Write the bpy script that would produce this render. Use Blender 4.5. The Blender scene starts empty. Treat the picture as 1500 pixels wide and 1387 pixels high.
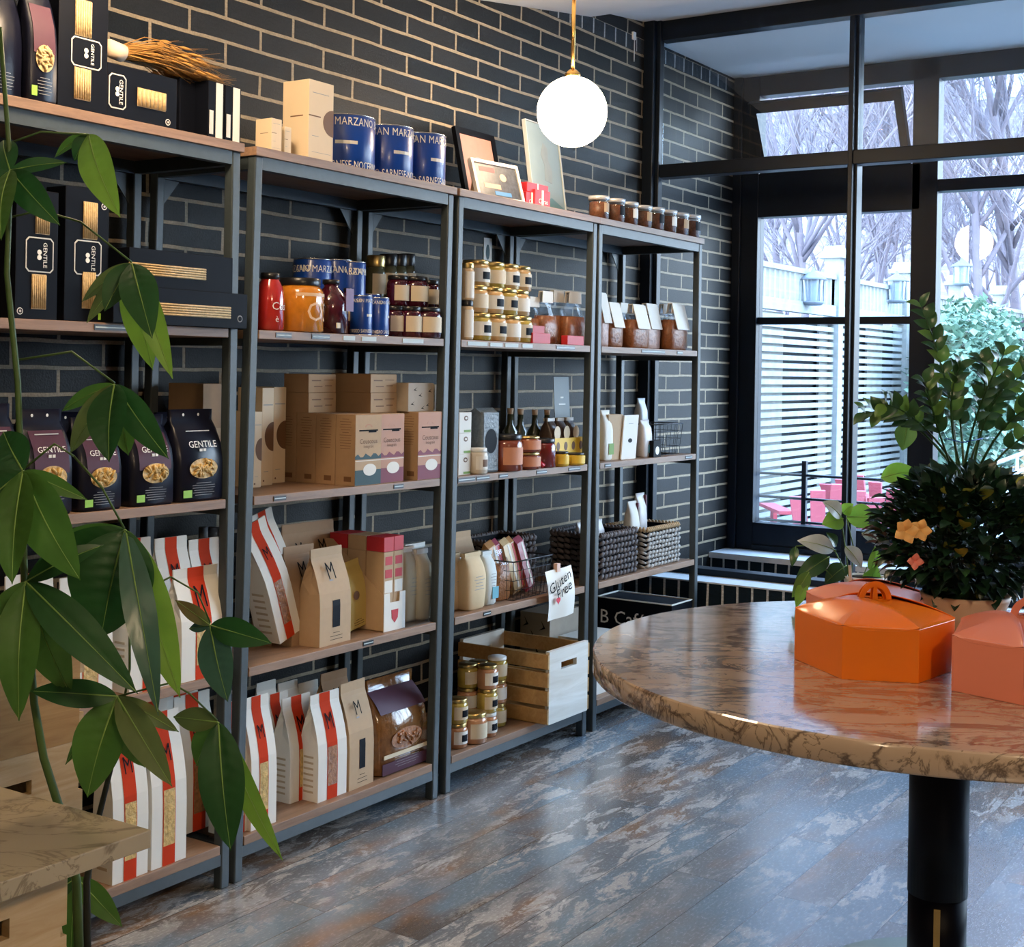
import bpy, bmesh, math, random
from mathutils import Vector, Matrix
R = random.Random(7)
PI = math.pi
SC = bpy.context.scene
COL = SC.collection

# ------------------------------------------------------------------ camera
FPX, CX, CY = 2006.6, 750.96, 546.19
CAM = Vector((-2.6696, -3.0414, 1.3899))
_yaw, _pit, _rol = -0.5798, -0.0023, 0.0169
_f = Vector((math.cos(_yaw), -math.sin(_yaw), 0)); _r = Vector((-math.sin(_yaw), -math.cos(_yaw), 0)); _u = Vector((0, 0, 1))
FW = _f*math.cos(_pit)+_u*math.sin(_pit); _u2 = _u*math.cos(_pit)-_f*math.sin(_pit)
RT = _r*math.cos(_rol)+_u2*math.sin(_rol); UP = _u2*math.cos(_rol)-_r*math.sin(_rol)
cd = bpy.data.cameras.new('camera'); cam = bpy.data.objects.new('camera', cd); COL.objects.link(cam)
mw = Matrix.Identity(4)
for i, v in enumerate((RT, UP, -FW)):
    for j in range(3): mw[j][i] = v[j]
mw.translation = CAM
cam.matrix_world = mw
cd.sensor_width = 36; cd.lens = FPX/1500*36
cd.shift_x = (750-CX)/1500; cd.shift_y = (CY-693.5)/1500
cd.clip_start = 0.05; cd.clip_end = 300
SC.camera = cam

# ------------------------------------------------------------------ world, view
SC.view_settings.view_transform = 'Standard'; SC.view_settings.look = 'None'
SC.view_settings.gamma = 1; SC.view_settings.use_curve_mapping = False
SC.view_settings.exposure = 0.2
SC.cycles.max_bounces = 10; SC.cycles.diffuse_bounces = 4; SC.cycles.glossy_bounces = 4
SC.cycles.transmission_bounces = 8; SC.cycles.transparent_max_bounces = 12
SC.cycles.caustics_reflective = False; SC.cycles.caustics_refractive = False
SC.cycles.sample_clamp_indirect = 6
W = bpy.data.worlds.new('sky'); SC.world = W; W.use_nodes = True
nt = W.node_tree; bg = nt.nodes['Background']
tc = nt.nodes.new('ShaderNodeTexCoord'); sx = nt.nodes.new('ShaderNodeSeparateXYZ'); rp = nt.nodes.new('ShaderNodeValToRGB')
nt.links.new(tc.outputs['Generated'], sx.inputs[0]); nt.links.new(sx.outputs['Z'], rp.inputs['Fac'])
rp.color_ramp.elements[0].position = 0.0; rp.color_ramp.elements[0].color = (0.74, 0.88, 1, 1)
rp.color_ramp.elements[1].position = 0.7; rp.color_ramp.elements[1].color = (0.38, 0.62, 1, 1)
nt.links.new(rp.outputs['Color'], bg.inputs['Color']); bg.inputs['Strength'].default_value = 15.5

def portal(loc, rot, sx_, sy_):
    l = bpy.data.lights.new('window_daylight_portal', 'AREA'); l.shape = 'RECTANGLE'; l.size = sx_; l.size_y = sy_
    l.cycles.is_portal = True
    o = bpy.data.objects.new('window_daylight_portal', l); COL.objects.link(o); o.location = loc; o.rotation_euler = rot
portal((4.2, -2.4, 1.75), (0, PI/2, 0), 2.6, 4.9)
LAMP = 34.0            # emission strength of the pendant globes
LAMPCOL = (1.0, 0.74, 0.47)

# ------------------------------------------------------------------ pixel geometry of the survey camera
def ray(px, py): return FW+RT*((px-CX)/FPX)-UP*((py-CY)/FPX)
def at(px, py, depth): return CAM+ray(px, py)*depth
def onz(px, py, z):
    d = ray(px, py); return CAM+d*((z-CAM.z)/d.z)
def ony(px, py, y):
    d = ray(px, py); return CAM+d*((y-CAM.y)/d.y)
def onx(px, py, x):
    d = ray(px, py); return CAM+d*((x-CAM.x)/d.x)
def X_at(px, y, z):
    q = RT*FPX-FW*(px-CX); b = Vector((-CAM.x, y-CAM.y, z-CAM.z)); return -(b.dot(q))/q.x
def z_at(py, x, y):
    q = UP*FPX-FW*(CY-py); b = Vector((x-CAM.x, y-CAM.y, -CAM.z)); return -(b.dot(q))/q.z
def Y_at(px, x, z):
    q = RT*FPX-FW*(px-CX); return CAM.y-(q.x*(x-CAM.x)+q.z*(z-CAM.z))/q.y
def depth(p): return (Vector(p)-CAM).dot(FW)

# ------------------------------------------------------------------ materials
MATS = {}
def lin(h):
    h = h.lstrip('#'); c = [int(h[i:i+2], 16)/255 for i in (0, 2, 4)]
    return tuple(((v/12.92) if v <= .04045 else ((v+.055)/1.055)**2.4) for v in c)
def M(name, col=None, rough=.6, metal=0, var=0.12, scale=30, bump=0, coat=0, trans=0, emit=None, es=0, ior=1.45, sheen=0, spec=.5):
    if name in MATS: return MATS[name]
    m = bpy.data.materials.new(name); m.use_nodes = True; MATS[name] = m
    n = m.node_tree; b = n.nodes['Principled BSDF']
    c = lin(col) if isinstance(col, str) else col
    b.inputs['Roughness'].default_value = rough; b.inputs['Metallic'].default_value = metal
    b.inputs['Coat Weight'].default_value = coat; b.inputs['Coat Roughness'].default_value = .08; b.inputs['Specular IOR Level'].default_value = spec
    b.inputs['Transmission Weight'].default_value = trans; b.inputs['IOR'].default_value = ior
    b.inputs['Base Color'].default_value = (*c, 1)
    if emit: b.inputs['Emission Color'].default_value = (*emit, 1); b.inputs['Emission Strength'].default_value = es
    if var:
        t = n.nodes.new('ShaderNodeTexCoord'); no = n.nodes.new('ShaderNodeTexNoise'); no.inputs['Scale'].default_value = scale
        no.inputs['Detail'].default_value = 4
        n.links.new(t.outputs['Object'], no.inputs['Vector'])
        mx = n.nodes.new('ShaderNodeMix'); mx.data_type = 'RGBA'
        mx.inputs['A'].default_value = tuple(max(0, v*(1-var)) for v in c)+(1,); mx.inputs['B'].default_value = tuple(min(1, v*(1+var)) for v in c)+(1,)
        n.links.new(no.outputs['Fac'], mx.inputs['Factor']); n.links.new(mx.outputs['Result'], b.inputs['Base Color'])
        if bump:
            bp = n.nodes.new('ShaderNodeBump'); bp.inputs['Strength'].default_value = bump; bp.inputs['Distance'].default_value = .004
            n.links.new(no.outputs['Fac'], bp.inputs['Height']); n.links.new(bp.outputs['Normal'], b.inputs['Normal'])
    return m
class NT:
    def __init__(s, name, rough=.6):
        s.m = bpy.data.materials.new(name); s.m.use_nodes = True; MATS[name] = s.m; s.n = s.m.node_tree; s.b = s.n.nodes['Principled BSDF']
        s.b.inputs['Roughness'].default_value = rough
    def nd(s, t, **k):
        x = s.n.nodes.new(t)
        for a, v in k.items():
            if a.startswith('i_'): x.inputs[a[2:].replace('_', ' ')].default_value = v
            else: setattr(x, a, v)
        return x
    def ln(s, a, b): s.n.links.new(a, b)
    def pos(s, scale=(1, 1, 1), loc=(0, 0, 0), rot=(0, 0, 0)):
        t = s.nd('ShaderNodeTexCoord'); mp = s.nd('ShaderNodeMapping')
        mp.inputs['Scale'].default_value = scale; mp.inputs['Location'].default_value = loc; mp.inputs['Rotation'].default_value = rot
        s.ln(t.outputs['Object'], mp.inputs['Vector']); return mp.outputs[0]
    def noise(s, v, scale, detail=5, rough=.55, dist=0):
        x = s.nd('ShaderNodeTexNoise'); x.inputs['Scale'].default_value = scale; x.inputs['Detail'].default_value = detail
        x.inputs['Roughness'].default_value = rough; x.inputs['Distortion'].default_value = dist
        s.ln(v, x.inputs['Vector']); return x.outputs['Fac']
    def ramp(s, f, stops):
        r = s.nd('ShaderNodeValToRGB'); e = r.color_ramp.elements
        while len(e) < len(stops): e.new(.5)
        for i, (p, c) in enumerate(stops):
            e[i].position = p; e[i].color = (*c, 1) if len(c) == 3 else c
        s.ln(f, r.inputs['Fac']); return r.outputs['Color']
    def mix(s, f, a, b, mode='MIX'):
        x = s.nd('ShaderNodeMix', data_type='RGBA', blend_type=mode)
        for k, v in (('Factor', f), ('A', a), ('B', b)):
            if hasattr(v, 'links'): s.ln(v, x.inputs[k])
            else: x.inputs[k].default_value = v if k == 'Factor' else (*v, 1)
        return x.outputs['Result']
    def bump(s, h, st=.5, d=.01):
        x = s.nd('ShaderNodeBump'); x.inputs['Strength'].default_value = st; x.inputs['Distance'].default_value = d
        s.ln(h, x.inputs['Height']); s.ln(x.outputs['Normal'], s.b.inputs['Normal'])

def brick_mat(name, axes, bw, rh, c1, c2, mort, loc=(0, 0, 0), offset=.5, msize=.006):
    s = NT(name, .50); s.b.inputs['Specular IOR Level'].default_value = .17
    t = s.nd('ShaderNodeTexCoord'); sp = s.nd('ShaderNodeSeparateXYZ'); cb = s.nd('ShaderNodeCombineXYZ')
    s.ln(t.outputs['Object'], sp.inputs[0]); s.ln(sp.outputs[axes[0]], cb.inputs[0]); s.ln(sp.outputs[axes[1]], cb.inputs[1])
    mp = s.nd('ShaderNodeMapping'); mp.inputs['Location'].default_value = loc; s.ln(cb.outputs[0], mp.inputs[0])
    # slight wobble of the joints
    nz = s.nd('ShaderNodeTexNoise'); nz.inputs['Scale'].default_value = 6; s.ln(mp.outputs[0], nz.inputs['Vector'])
    vs = s.nd('ShaderNodeVectorMath', operation='SCALE'); vs.inputs['Scale'].default_value = .008; s.ln(nz.outputs['Color'], vs.inputs[0])
    va = s.nd('ShaderNodeVectorMath', operation='ADD'); s.ln(mp.outputs[0], va.inputs[0]); s.ln(vs.outputs[0], va.inputs[1])
    b = s.nd('ShaderNodeTexBrick', offset=offset, offset_frequency=2, squash=1.0)
    b.inputs['Scale'].default_value = 1; b.inputs['Brick Width'].default_value = bw; b.inputs['Row Height'].default_value = rh
    b.inputs['Mortar Size'].default_value = msize; b.inputs['Mortar Smooth'].default_value = .15; b.inputs['Bias'].default_value = 0
    b.inputs['Color1'].default_value = (*c1, 1); b.inputs['Color2'].default_value = (*c2, 1); b.inputs['Mortar'].default_value = (*mort, 1)
    s.ln(va.outputs[0], b.inputs['Vector'])
    n1 = s.noise(s.pos((9, 9, 45)), 3, 6, .7); n2 = s.noise(s.pos(), 160, 2)
    c = s.mix(.55, b.outputs['Color'], s.ramp(n1, [(.25, (.35, .35, .35)), (.75, (1.5, 1.5, 1.5))]), 'MULTIPLY')
    c = s.mix(.35, c, s.ramp(n2, [(.3, (.5, .5, .5)), (.7, (1.4, 1.4, 1.4))]), 'MULTIPLY')
    s.ln(c, s.b.inputs['Base Color'])
    inv = s.nd('ShaderNodeMath', operation='SUBTRACT'); inv.inputs[0].default_value = 1.0; s.ln(b.outputs['Fac'], inv.inputs[1])
    ad = s.nd('ShaderNodeMath', operation='MULTIPLY_ADD'); s.ln(n2, ad.inputs[0]); ad.inputs[1].default_value = .25; s.ln(inv.outputs[0], ad.inputs[2])
    s.bump(ad.outputs[0], .8, .006)
    return s.m
MORT = (.36, .29, .20)
BRICK = brick_mat('glazed charcoal brick', ('X', 'Z'), .30, .0715, (.006, .0075, .009), (.019, .0195, .020), MORT, (-.048+.15, -.02, 0))
SOLD = brick_mat('soldier charcoal brick', ('Y', 'Z'), .0715, .30, (.006, .014, .022), (.010, .022, .032), (.62, .62, .60), (0, -.17, 0), 0, .006)
FARBR = brick_mat('pale far brick', ('Y', 'Z'), .5, .17, (.15, .13, .15), (.20, .17, .185), (.25, .245, .27), (0, 0, 0), .5, .02)

def floor_mat():
    s = NT('distressed plank floor', .32)
    t = s.nd('ShaderNodeTexCoord')
    b = s.nd('ShaderNodeTexBrick', offset=.37, offset_frequency=2)
    b.inputs['Scale'].default_value = 1; b.inputs['Brick Width'].default_value = 1.25; b.inputs['Row Height'].default_value = .15
    b.inputs['Mortar Size'].default_value = .0012; b.inputs['Mortar Smooth'].default_value = .3; b.inputs['Bias'].default_value = 0
    b.inputs['Color1'].default_value = (0, 0, 0, 1); b.inputs['Color2'].default_value = (1, 1, 1, 1); b.inputs['Mortar'].default_value = (.5, .5, .5, 1)
    s.ln(t.outputs['Object'], b.inputs['Vector'])
    # offset the noise per plank so the wear is cut at the joints
    jit = s.nd('ShaderNodeVectorMath', operation='MULTIPLY_ADD'); s.ln(b.outputs['Color'], jit.inputs[0]); jit.inputs[1].default_value = (1.3, .35, 0); s.ln(t.outputs['Object'], jit.inputs[2])
    mp = s.nd('ShaderNodeMapping'); mp.inputs['Scale'].default_value = (1, 2.6, 1); s.ln(jit.outputs[0], mp.inputs[0]); v = mp.outputs[0]
    base = s.ramp(b.outputs['Color'], [(0, (.115, .092, .075)), (.35, (.18, .15, .13)), (.65, (.24, .23, .225)), (1, (.17, .195, .22))])
    warm = s.ramp(s.noise(v, 1.7, 3, .5), [(.52, (0, 0, 0)), (.64, (.85, .85, .85))])
    c = s.mix(warm, base, (.33, .185, .095))
    blue = s.ramp(s.noise(v, 1.3, 3, .5, 0), [(.42, (1, 1, 1)), (.54, (0, 0, 0))])
    c = s.mix(blue, c, (.19, .26, .32))
    wear = s.ramp(s.noise(v, 6, 12, .72, .6), [(.50, (0, 0, 0)), (.545, (1, 1, 1))])
    big = s.ramp(s.noise(v, 1.1, 2, .5), [(.42, (.0, .0, .0)), (.58, (.9, .9, .9))])
    wm = s.mix(1.0, wear, big, 'MULTIPLY')
    c = s.mix(wm, c, (.60, .57, .53))
    fine = s.noise(v, 60, 6, .7)
    c = s.mix(.6, c, s.ramp(fine, [(.3, (.62, .62, .62)), (.7, (1.35, 1.35, 1.35))]), 'MULTIPLY')
    c = s.mix(b.outputs['Fac'], c, (.02, .02, .02))
    s.ln(c, s.b.inputs['Base Color'])
    rr = s.ramp(fine, [(.3, (.16, .16, .16)), (.7, (.32, .32, .32))]); s.ln(rr, s.b.inputs['Roughness'])
    s.b.inputs['Coat Weight'].default_value = 1; s.b.inputs['Coat IOR'].default_value = 1.6; s.b.inputs['Coat Roughness'].default_value = .27; s.bump(fine, .06, .003); return s.m
FLOOR = floor_mat()
def marble(name, base, dark, light, scale=3.0, rough=.12, coat=.5):
    s = NT(name, rough); v0 = s.pos((1, 1, 1), rot=(0, 0, 1.0)); mp = s.nd('ShaderNodeMapping'); mp.inputs['Scale'].default_value = (.62, 1.25, 1); s.ln(v0, mp.inputs[0]); v = mp.outputs[0]
    n1 = s.noise(v, scale, 7, .60, 1.3); mp2 = s.nd('ShaderNodeMapping'); mp2.inputs['Scale'].default_value = (.8, 1.7, 1); mp2.inputs['Location'].default_value = (3, 1, 2); s.ln(v0, mp2.inputs[0]); n2 = s.noise(mp2.outputs[0], scale*2.1, 6, .6, 1.0); n3 = s.noise(v, scale*2.2, 6, .6)
    k = tuple(d for d in dark)
    c = s.mix(n3, base, light)
    v1 = s.ramp(n1, [(.468, (0, 0, 0)), (.497, (.95, .95, .95)), (.503, (.95, .95, .95)), (.545, (0, 0, 0))])
    v2 = s.ramp(n2, [(.480, (0, 0, 0)), (.499, (.9, .9, .9)), (.518, (0, 0, 0))])
    c = s.mix(v1, c, k); c = s.mix(v2, c, k)
    s.ln(c, s.b.inputs['Base Color']); s.b.inputs['Coat Weight'].default_value = coat; s.b.inputs['Coat Roughness'].default_value = .09
    return s.m
MARB = marble('peach veined marble', (.42, .31, .225), (.10, .07, .055), (.54, .42, .32), 4.6, .15, .8)
MARB2 = marble('tan stone slab', (.36, .30, .20), (.17, .13, .08), (.38, .31, .21), 3.5, .35, .1)
def wood(name, base, dark, sc=1, rough=.5, axis=0):
    s = NT(name, rough); sv = [14*sc]*3; sv[axis] = 1.6*sc
    n = s.noise(s.pos(tuple(sv)), 2.2, 8, .65, 1.2); n2 = s.noise(s.pos(tuple(a*.3 for a in sv)), 1.5, 3)
    c = s.mix(s.ramp(n, [(.35, (0, 0, 0)), (.68, (1, 1, 1))]), dark, base)
    c = s.mix(.4, c, s.ramp(n2, [(.3, (.6, .6, .6)), (.7, (1.25, 1.25, 1.25))]), 'MULTIPLY')
    s.ln(c, s.b.inputs['Base Color']); s.bump(n, .12, .002); return s.m
SHELFW = wood('brown laminate shelf', (.33, .20, .125), (.20, .115, .07))
PINE = wood('pale pine', (.62, .47, .28), (.46, .30, .14))
PINEH = wood('honey pine', (.50, .31, .12), (.36, .19, .06))
PINEW = wood('whitish plywood', (.80, .78, .72), (.64, .60, .52), .5)
BLACKM = M('black powder steel', (.022, .030, .036), .38, 0, .25, 60)
FRAMEB = M('black window frame', (.0035, .008, .016), .4, 0, .3, 20, spec=.3)
STEEL = M('shelf steel', (.045, .058, .064), .42, 0, .2, 60)
WHITEP = M('ceiling plaster', (.68, .68, .66), .9, 0, .06, 3)
ROOMW = M('dim room wall', (.14, .12, .10), .9, 0, .05, 2)
def glassm(name, tint=(1, 1, 1), rough=0):
    s = NT(name); n = s.n
    for x in list(n.nodes): 
        if x.type != 'OUTPUT_MATERIAL': n.nodes.remove(x)
    out = [x for x in n.nodes if x.type == 'OUTPUT_MATERIAL'][0]
    t = s.nd('ShaderNodeBsdfTransparent'); t.inputs[0].default_value = (*tint, 1)
    g = s.nd('ShaderNodeBsdfGlossy'); g.inputs['Roughness'].default_value = rough
    lw = s.nd('ShaderNodeLayerWeight'); lw.inputs['Blend'].default_value = .5
    pw_ = s.nd('ShaderNodeMath', operation='POWER'); pw_.inputs[1].default_value = 5.0; s.ln(lw.outputs['Facing'], pw_.inputs[0])
    fr = s.nd('ShaderNodeMath', operation='MULTIPLY_ADD'); fr.inputs[1].default_value = .92; fr.inputs[2].default_value = .04; s.ln(pw_.outputs[0], fr.inputs[0])
    mx = s.nd('ShaderNodeMixShader'); s.ln(fr.outputs[0], mx.inputs[0]); s.ln(t.outputs[0], mx.inputs[1]); s.ln(g.outputs[0], mx.inputs[2]); s.ln(mx.outputs[0], out.inputs[0])
    return s.m
GLASS = glassm('window glass', (.97, .99, 1.0)); CLEAR = glassm('clear plastic film', (.93, .95, .97), .15)
JARG = glassm('jar glass', (.92, .95, .95), .03)

# ------------------------------------------------------------------ mesh helpers
class MB:
    def __init__(s): s.v = []; s.f = []; s.m = []; s.mats = []; s.sm = []
    def mi(s, mat):
        if mat not in s.mats: s.mats.append(mat)
        return s.mats.index(mat)
    def add(s, vs, fs, mat, smooth=False, mx=None):
        o = len(s.v); k = s.mi(mat)
        for v in vs:
            v = Vector(v); s.v.append(mx @ v if mx else v)
        for f in fs: s.f.append([o+i for i in f]); s.m.append(k); s.sm.append(smooth)
        return s
    def box(s, x0, x1, y0, y1, z0, z1, mat, mx=None, sh=0):
        vs = [(x+sh*z, y, z) for z in (z0, z1) for y in (y0, y1) for x in (x0, x1)]
        return s.add(vs, [(0, 2, 3, 1), (4, 5, 7, 6), (0, 1, 5, 4), (2, 6, 7, 3), (0, 4, 6, 2), (1, 3, 7, 5)], mat, False, mx)
    def prism(s, pts, y0, y1, mat, mx=None, axis='Y'):
        n = len(pts)
        if axis == 'Y': vs = [(a, y0, b) for a, b in pts]+[(a, y1, b) for a, b in pts]
        elif axis == 'X': vs = [(y0, a, b) for a, b in pts]+[(y1, a, b) for a, b in pts]
        else: vs = [(a, b, y0) for a, b in pts]+[(a, b, y1) for a, b in pts]
        fs = [tuple(range(n)), tuple(range(2*n-1, n-1, -1))]+[(i, n+i, n+(i+1) % n, (i+1) % n) for i in range(n)]
        return s.add(vs, fs, mat, False, mx)
    def loft(s, secs, mat, cap=True, smooth=False, mx=None, closed=True):
        n = len(secs[0]); vs = [p for q in secs for p in q]; fs = []
        for k in range(len(secs)-1):
            for i in range(n if closed else n-1):
                j = (i+1) % n; fs.append((k*n+i, k*n+j, (k+1)*n+j, (k+1)*n+i))
        if cap: fs += [tuple(range(n-1, -1, -1)), tuple((len(secs)-1)*n+i for i in range(n))]
        return s.add(vs, fs, mat, smooth, mx)
    def lathe(s, prof, mat, seg=24, cap=True, mx=None, a0=0, a1=2*PI, smooth=True):
        full = abs(a1-a0-2*PI) < 1e-6; n = seg if full else seg+1
        secs = [[(r*math.cos(a0+(a1-a0)*i/seg), r*math.sin(a0+(a1-a0)*i/seg), z) for i in range(n)] for r, z in prof]
        return s.loft(secs, mat, cap and full, smooth, mx, full)
    def tube(s, pts, r, mat, seg=8, cap=True, smooth=True, mx=None):
        pts = [Vector(p) for p in pts]; n = len(pts); rr = r if isinstance(r, (list, tuple)) else [r]*n; secs = []
        up = None
        for i, p in enumerate(pts):
            t = (pts[min(i+1, n-1)]-pts[max(i-1, 0)]).normalized()
            if up is None: up = Vector((0, 0, 1)) if abs(t.z) < .9 else Vector((1, 0, 0))
            a = t.cross(up).normalized(); b = a.cross(t).normalized(); up = b
            secs.append([p+(a*math.cos(2*PI*k/seg)+b*math.sin(2*PI*k/seg))*rr[i] for k in range(seg)])
        return s.loft(secs, mat, cap, smooth, mx)
    def build(s, name, parent=None):
        me = bpy.data.meshes.new(name); me.from_pydata([tuple(v) for v in s.v], [], s.f); 
        for m in s.mats: me.materials.append(m)
        me.polygons.foreach_set('material_index', s.m); me.polygons.foreach_set('use_smooth', s.sm); me.update()
        bm = bmesh.new(); bm.from_mesh(me); bmesh.ops.recalc_face_normals(bm, faces=bm.faces); bm.to_mesh(me); bm.free()
        o = bpy.data.objects.new(name, me); COL.objects.link(o)
        if parent: o.parent = parent
        return o
def bevel(o, w, seg=2):
    m = o.modifiers.new('bevel', 'BEVEL'); m.width = w; m.segments = seg; m.limit_method = 'ANGLE'; return o
def tag(o, label=None, cat=None, group=None, kind=None):
    if label: o['label'] = label
    if cat: o['category'] = cat
    if group: o['group'] = group
    if kind: o['kind'] = kind
    return o
def thing(name, label, cat, loc=(0, 0, 0), rz=0, group=None):
    o = bpy.data.objects.new(name, None); COL.objects.link(o); o.empty_display_size = .05
    o.location = loc; o.rotation_euler = (0, 0, rz); return tag(o, label, cat, group)
def dup(root, loc, rz=0, label=None, sc=None, group=None, rot=None):
    r = root.copy(); COL.objects.link(r); r.location = loc; r.rotation_euler = rot if rot else (0, 0, rz)
    if label: r['label'] = label
    if group: r['group'] = group
    if sc: r.scale = sc
    for ch in KIDS(root):
        c = ch.copy(); COL.objects.link(c); c.parent = r
        for g in KIDS(ch):
            d = g.copy(); COL.objects.link(d); d.parent = c
    return r
def KIDS(o): return [c for c in list(bpy.data.objects) if c.parent == o] if False else list(o.children)
def struct(o): o['kind'] = 'structure'; return o
TC = {}
def text_geo(txt, size, spacing=1.0):
    k = (txt, round(size, 5), spacing)
    if k not in TC:
        cu = bpy.data.curves.new('lettering', 'FONT'); cu.body = txt; cu.size = size; cu.align_x = 'CENTER'; cu.align_y = 'CENTER'
        cu.space_character = spacing; cu.resolution_u = 2
        o = bpy.data.objects.new('lettering', cu); COL.objects.link(o)
        me = bpy.data.meshes.new_from_object(o)
        TC[k] = ([v.co.copy() for v in me.vertices], [tuple(p.vertices) for p in me.polygons])
        bpy.data.objects.remove(o); bpy.data.curves.remove(cu); bpy.data.meshes.remove(me)
    return TC[k]
def text(mb, txt, size, mat, x=0, y=0, z=0, bend=0, rot=0, tilt=0, spacing=1.0, sx=1, face='F'):
    """text on a face looking to -Y (or -X when face is 'L'), centred at x,y,z; bend = radius of a cylinder"""
    vs, fs = text_geo(txt, size, spacing); out = []
    for v in vs:
        a, b = v.x*sx, v.y
        if rot: a, b = a*math.cos(rot)-b*math.sin(rot), a*math.sin(rot)+b*math.cos(rot)
        if bend:
            th = (x+a)/bend; out.append((bend*math.sin(th), -bend*math.cos(th), z+b))
        elif face == 'L': out.append((x, y-a, z+b))
        else: out.append((x+a, y+math.sin(tilt)*b, z+b*math.cos(tilt)))
    mb.add(out, fs, mat); return mb

# ================================================================== ROOM
mb = MB(); mb.box(-6, 2.93, -6, 0, -.1, 0, FLOOR); struct(mb.build('floor'))
mb = MB(); mb.box(-6, 4.19, 0, .25, 0, 3.25, BRICK); struct(mb.build('wall_left'))
mb = MB(); mb.box(-6.2, -6, -6.2, .25, 0, 3.2, ROOMW); struct(mb.build('wall_back'))
mb = MB(); mb.box(-6, 4.4, -6.2, -6, 0, 3.2, ROOMW); struct(mb.build('wall_right'))
# ceiling: sloping up towards the shop front, then flat, then the bay
mb = MB()
mb.prism([(-6, 2.72), (1.0, 2.72), (2.55, 2.948), (2.72, 3.0), (3.12, 3.045), (3.18, 3.045), (3.18, 3.2), (-6, 3.2)], -6, 0, WHITEP)
struct(mb.build('ceiling'))
mb = MB(); mb.box(3.18, 4.4, -6, 0, 2.965, 3.2, WHITEP); struct(mb.build('trim_1'))
# low brick kerb under the steel partition, and the low wall under the outer window
mb = MB(); mb.box(2.9325, 3.17, -5.99, 0, 0, .452, SOLD); mb.box(2.925, 3.17, -5.99, 0, .452, .4585, M('pale kerb cap', (.62, .66, .68), .6)); struct(mb.build('wall_kerb'))  # kerb with a thin pale strip along its top edge
mb = MB(); mb.box(3.89, 4.30, -5.99, 0, -.05, .43, SOLD); struct(mb.build('wall_front'))
mb = MB(); mb.box(3.87, 4.30, -5.99, 0, .43, .4585, M('white sill stone', (.78, .79, .80), .45)); struct(mb.build('trim_sill'))
mb = MB(); mb.box(3.17, 3.89, -5.99, 0, -.1, .02, M('bay floor', (.10, .10, .10), .6)); struct(mb.build('floor_bay'))
# soldier course strip near the top of the bay wall (real headers proud of the wall by 1 mm)
SOLD2 = brick_mat('header charcoal brick', ('X', 'Z'), .10, .30, (.018, .024, .032), (.040, .048, .055), (.40, .40, .38), (.02, -.12, 0), 0, .006)
mb = MB(); mb.box(2.2, 4.0, -.003, 0, 2.884, 2.949, SOLD2); struct(mb.build('trim_brick_course'))

# ---- inner steel partition (glazed)
mb = MB()
mb.box(3.05, 3.16, -.055, -.002, .4585, 3.045, FRAMEB)
mb.box(3.08, 3.12, -.075, -.055, .4585, 3.045, FRAMEB)
for y in (-.975, -2.55, -4.1):
    mb.box(3.12, 3.19, y-.045, y, .4585, 3.045, FRAMEB); mb.box(3.09, 3.12, y-.033, y-.012, .49, 2.95, FRAMEB)
mb.box(3.10, 3.18, -5.99, -.055, 2.953, 3.045, FRAMEB)
mb.box(3.10, 3.18, -5.99, -.055, 2.306, 2.368, FRAMEB)
mb.box(3.10, 3.19, -5.99, -.055, .4585, .488, FRAMEB)
o = struct(mb.build('window_1')); bevel(o, .003)
g = MB()
for a, b in ((-.06, -.975), (-1.02, -2.55), (-2.595, -4.1), (-4.145, -5.98)):
    for z0, z1 in ((2.368, 2.953),): g.box(3.148, 3.152, b, a, z0, z1, GLASS)
g.build('window_glass', o)
# ---- outer window
mb = MB(); XW = 4.1
mb.box(XW, XW+.09, -.142, -.002, .4585, 2.965, FRAMEB)
mb.box(XW-.02, XW, -.05, -.002, .4585, 2.965, FRAMEB)
for (y0, y1) in ((-1.085, -.958), (-2.62, -2.50), (-4.10, -3.98), (-5.99, -5.60)): mb.box(XW, XW+.09, y0, y1, .4585, 2.965, FRAMEB)
mb.box(XW, XW+.09, -5.99, -.142, 2.86, 2.965, FRAMEB)
mb.box(XW, XW+.09, -1.0, -.142, 2.218, 2.448, FRAMEB)
mb.box(XW, XW+.09, -5.99, -1.085, 2.303, 2.362, FRAMEB)
mb.box(XW+.02, XW+.07, -1.0, -.142, 1.652, 1.690, FRAMEB)
mb.box(XW, XW+.09, -5.99, -.142, .4585, .604, FRAMEB)
mb.box(XW-.015, XW+.11, -5.99, -.142, .4585, .49, FRAMEB)
o = struct(mb.build('window_2')); bevel(o, .003)
g = MB()
for a, b, z0, z1 in ((-.142, -.958, .604, 1.652), (-.142, -.958, 1.69, 2.218), (-1.085, -2.5, .604, 2.303), (-1.085, -2.5, 2.362, 2.86), (-2.62, -3.98, .604, 2.303), (-2.62, -3.98, 2.362, 2.86), (-4.1, -5.6, .604, 2.86)):
    g.box(XW+.04, XW+.045, b, a, z0, z1, GLASS)
g.build('window_glass', o)
# tilted hopper sash
ang = math.radians(28); mxs = Matrix.Translation((XW+.02, 0, 2.455)) @ Matrix.Rotation(-ang, 4, 'Y')
sa = MB(); sa.box(-.02, .02, -.95, -.15, 0, .04, FRAMEB, mxs); sa.box(-.02, .02, -.95, -.15, .33, .385, FRAMEB, mxs)
sa.box(-.02, .02, -.19, -.15, .04, .33, FRAMEB, mxs); sa.box(-.02, .02, -.95, -.91, .04, .33, FRAMEB, mxs)
so = sa.build('sash', o); g = MB(); g.box(-.002, .002, -.91, -.19, .04, .33, GLASS, mxs); g.build('sash_glass', so)
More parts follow.
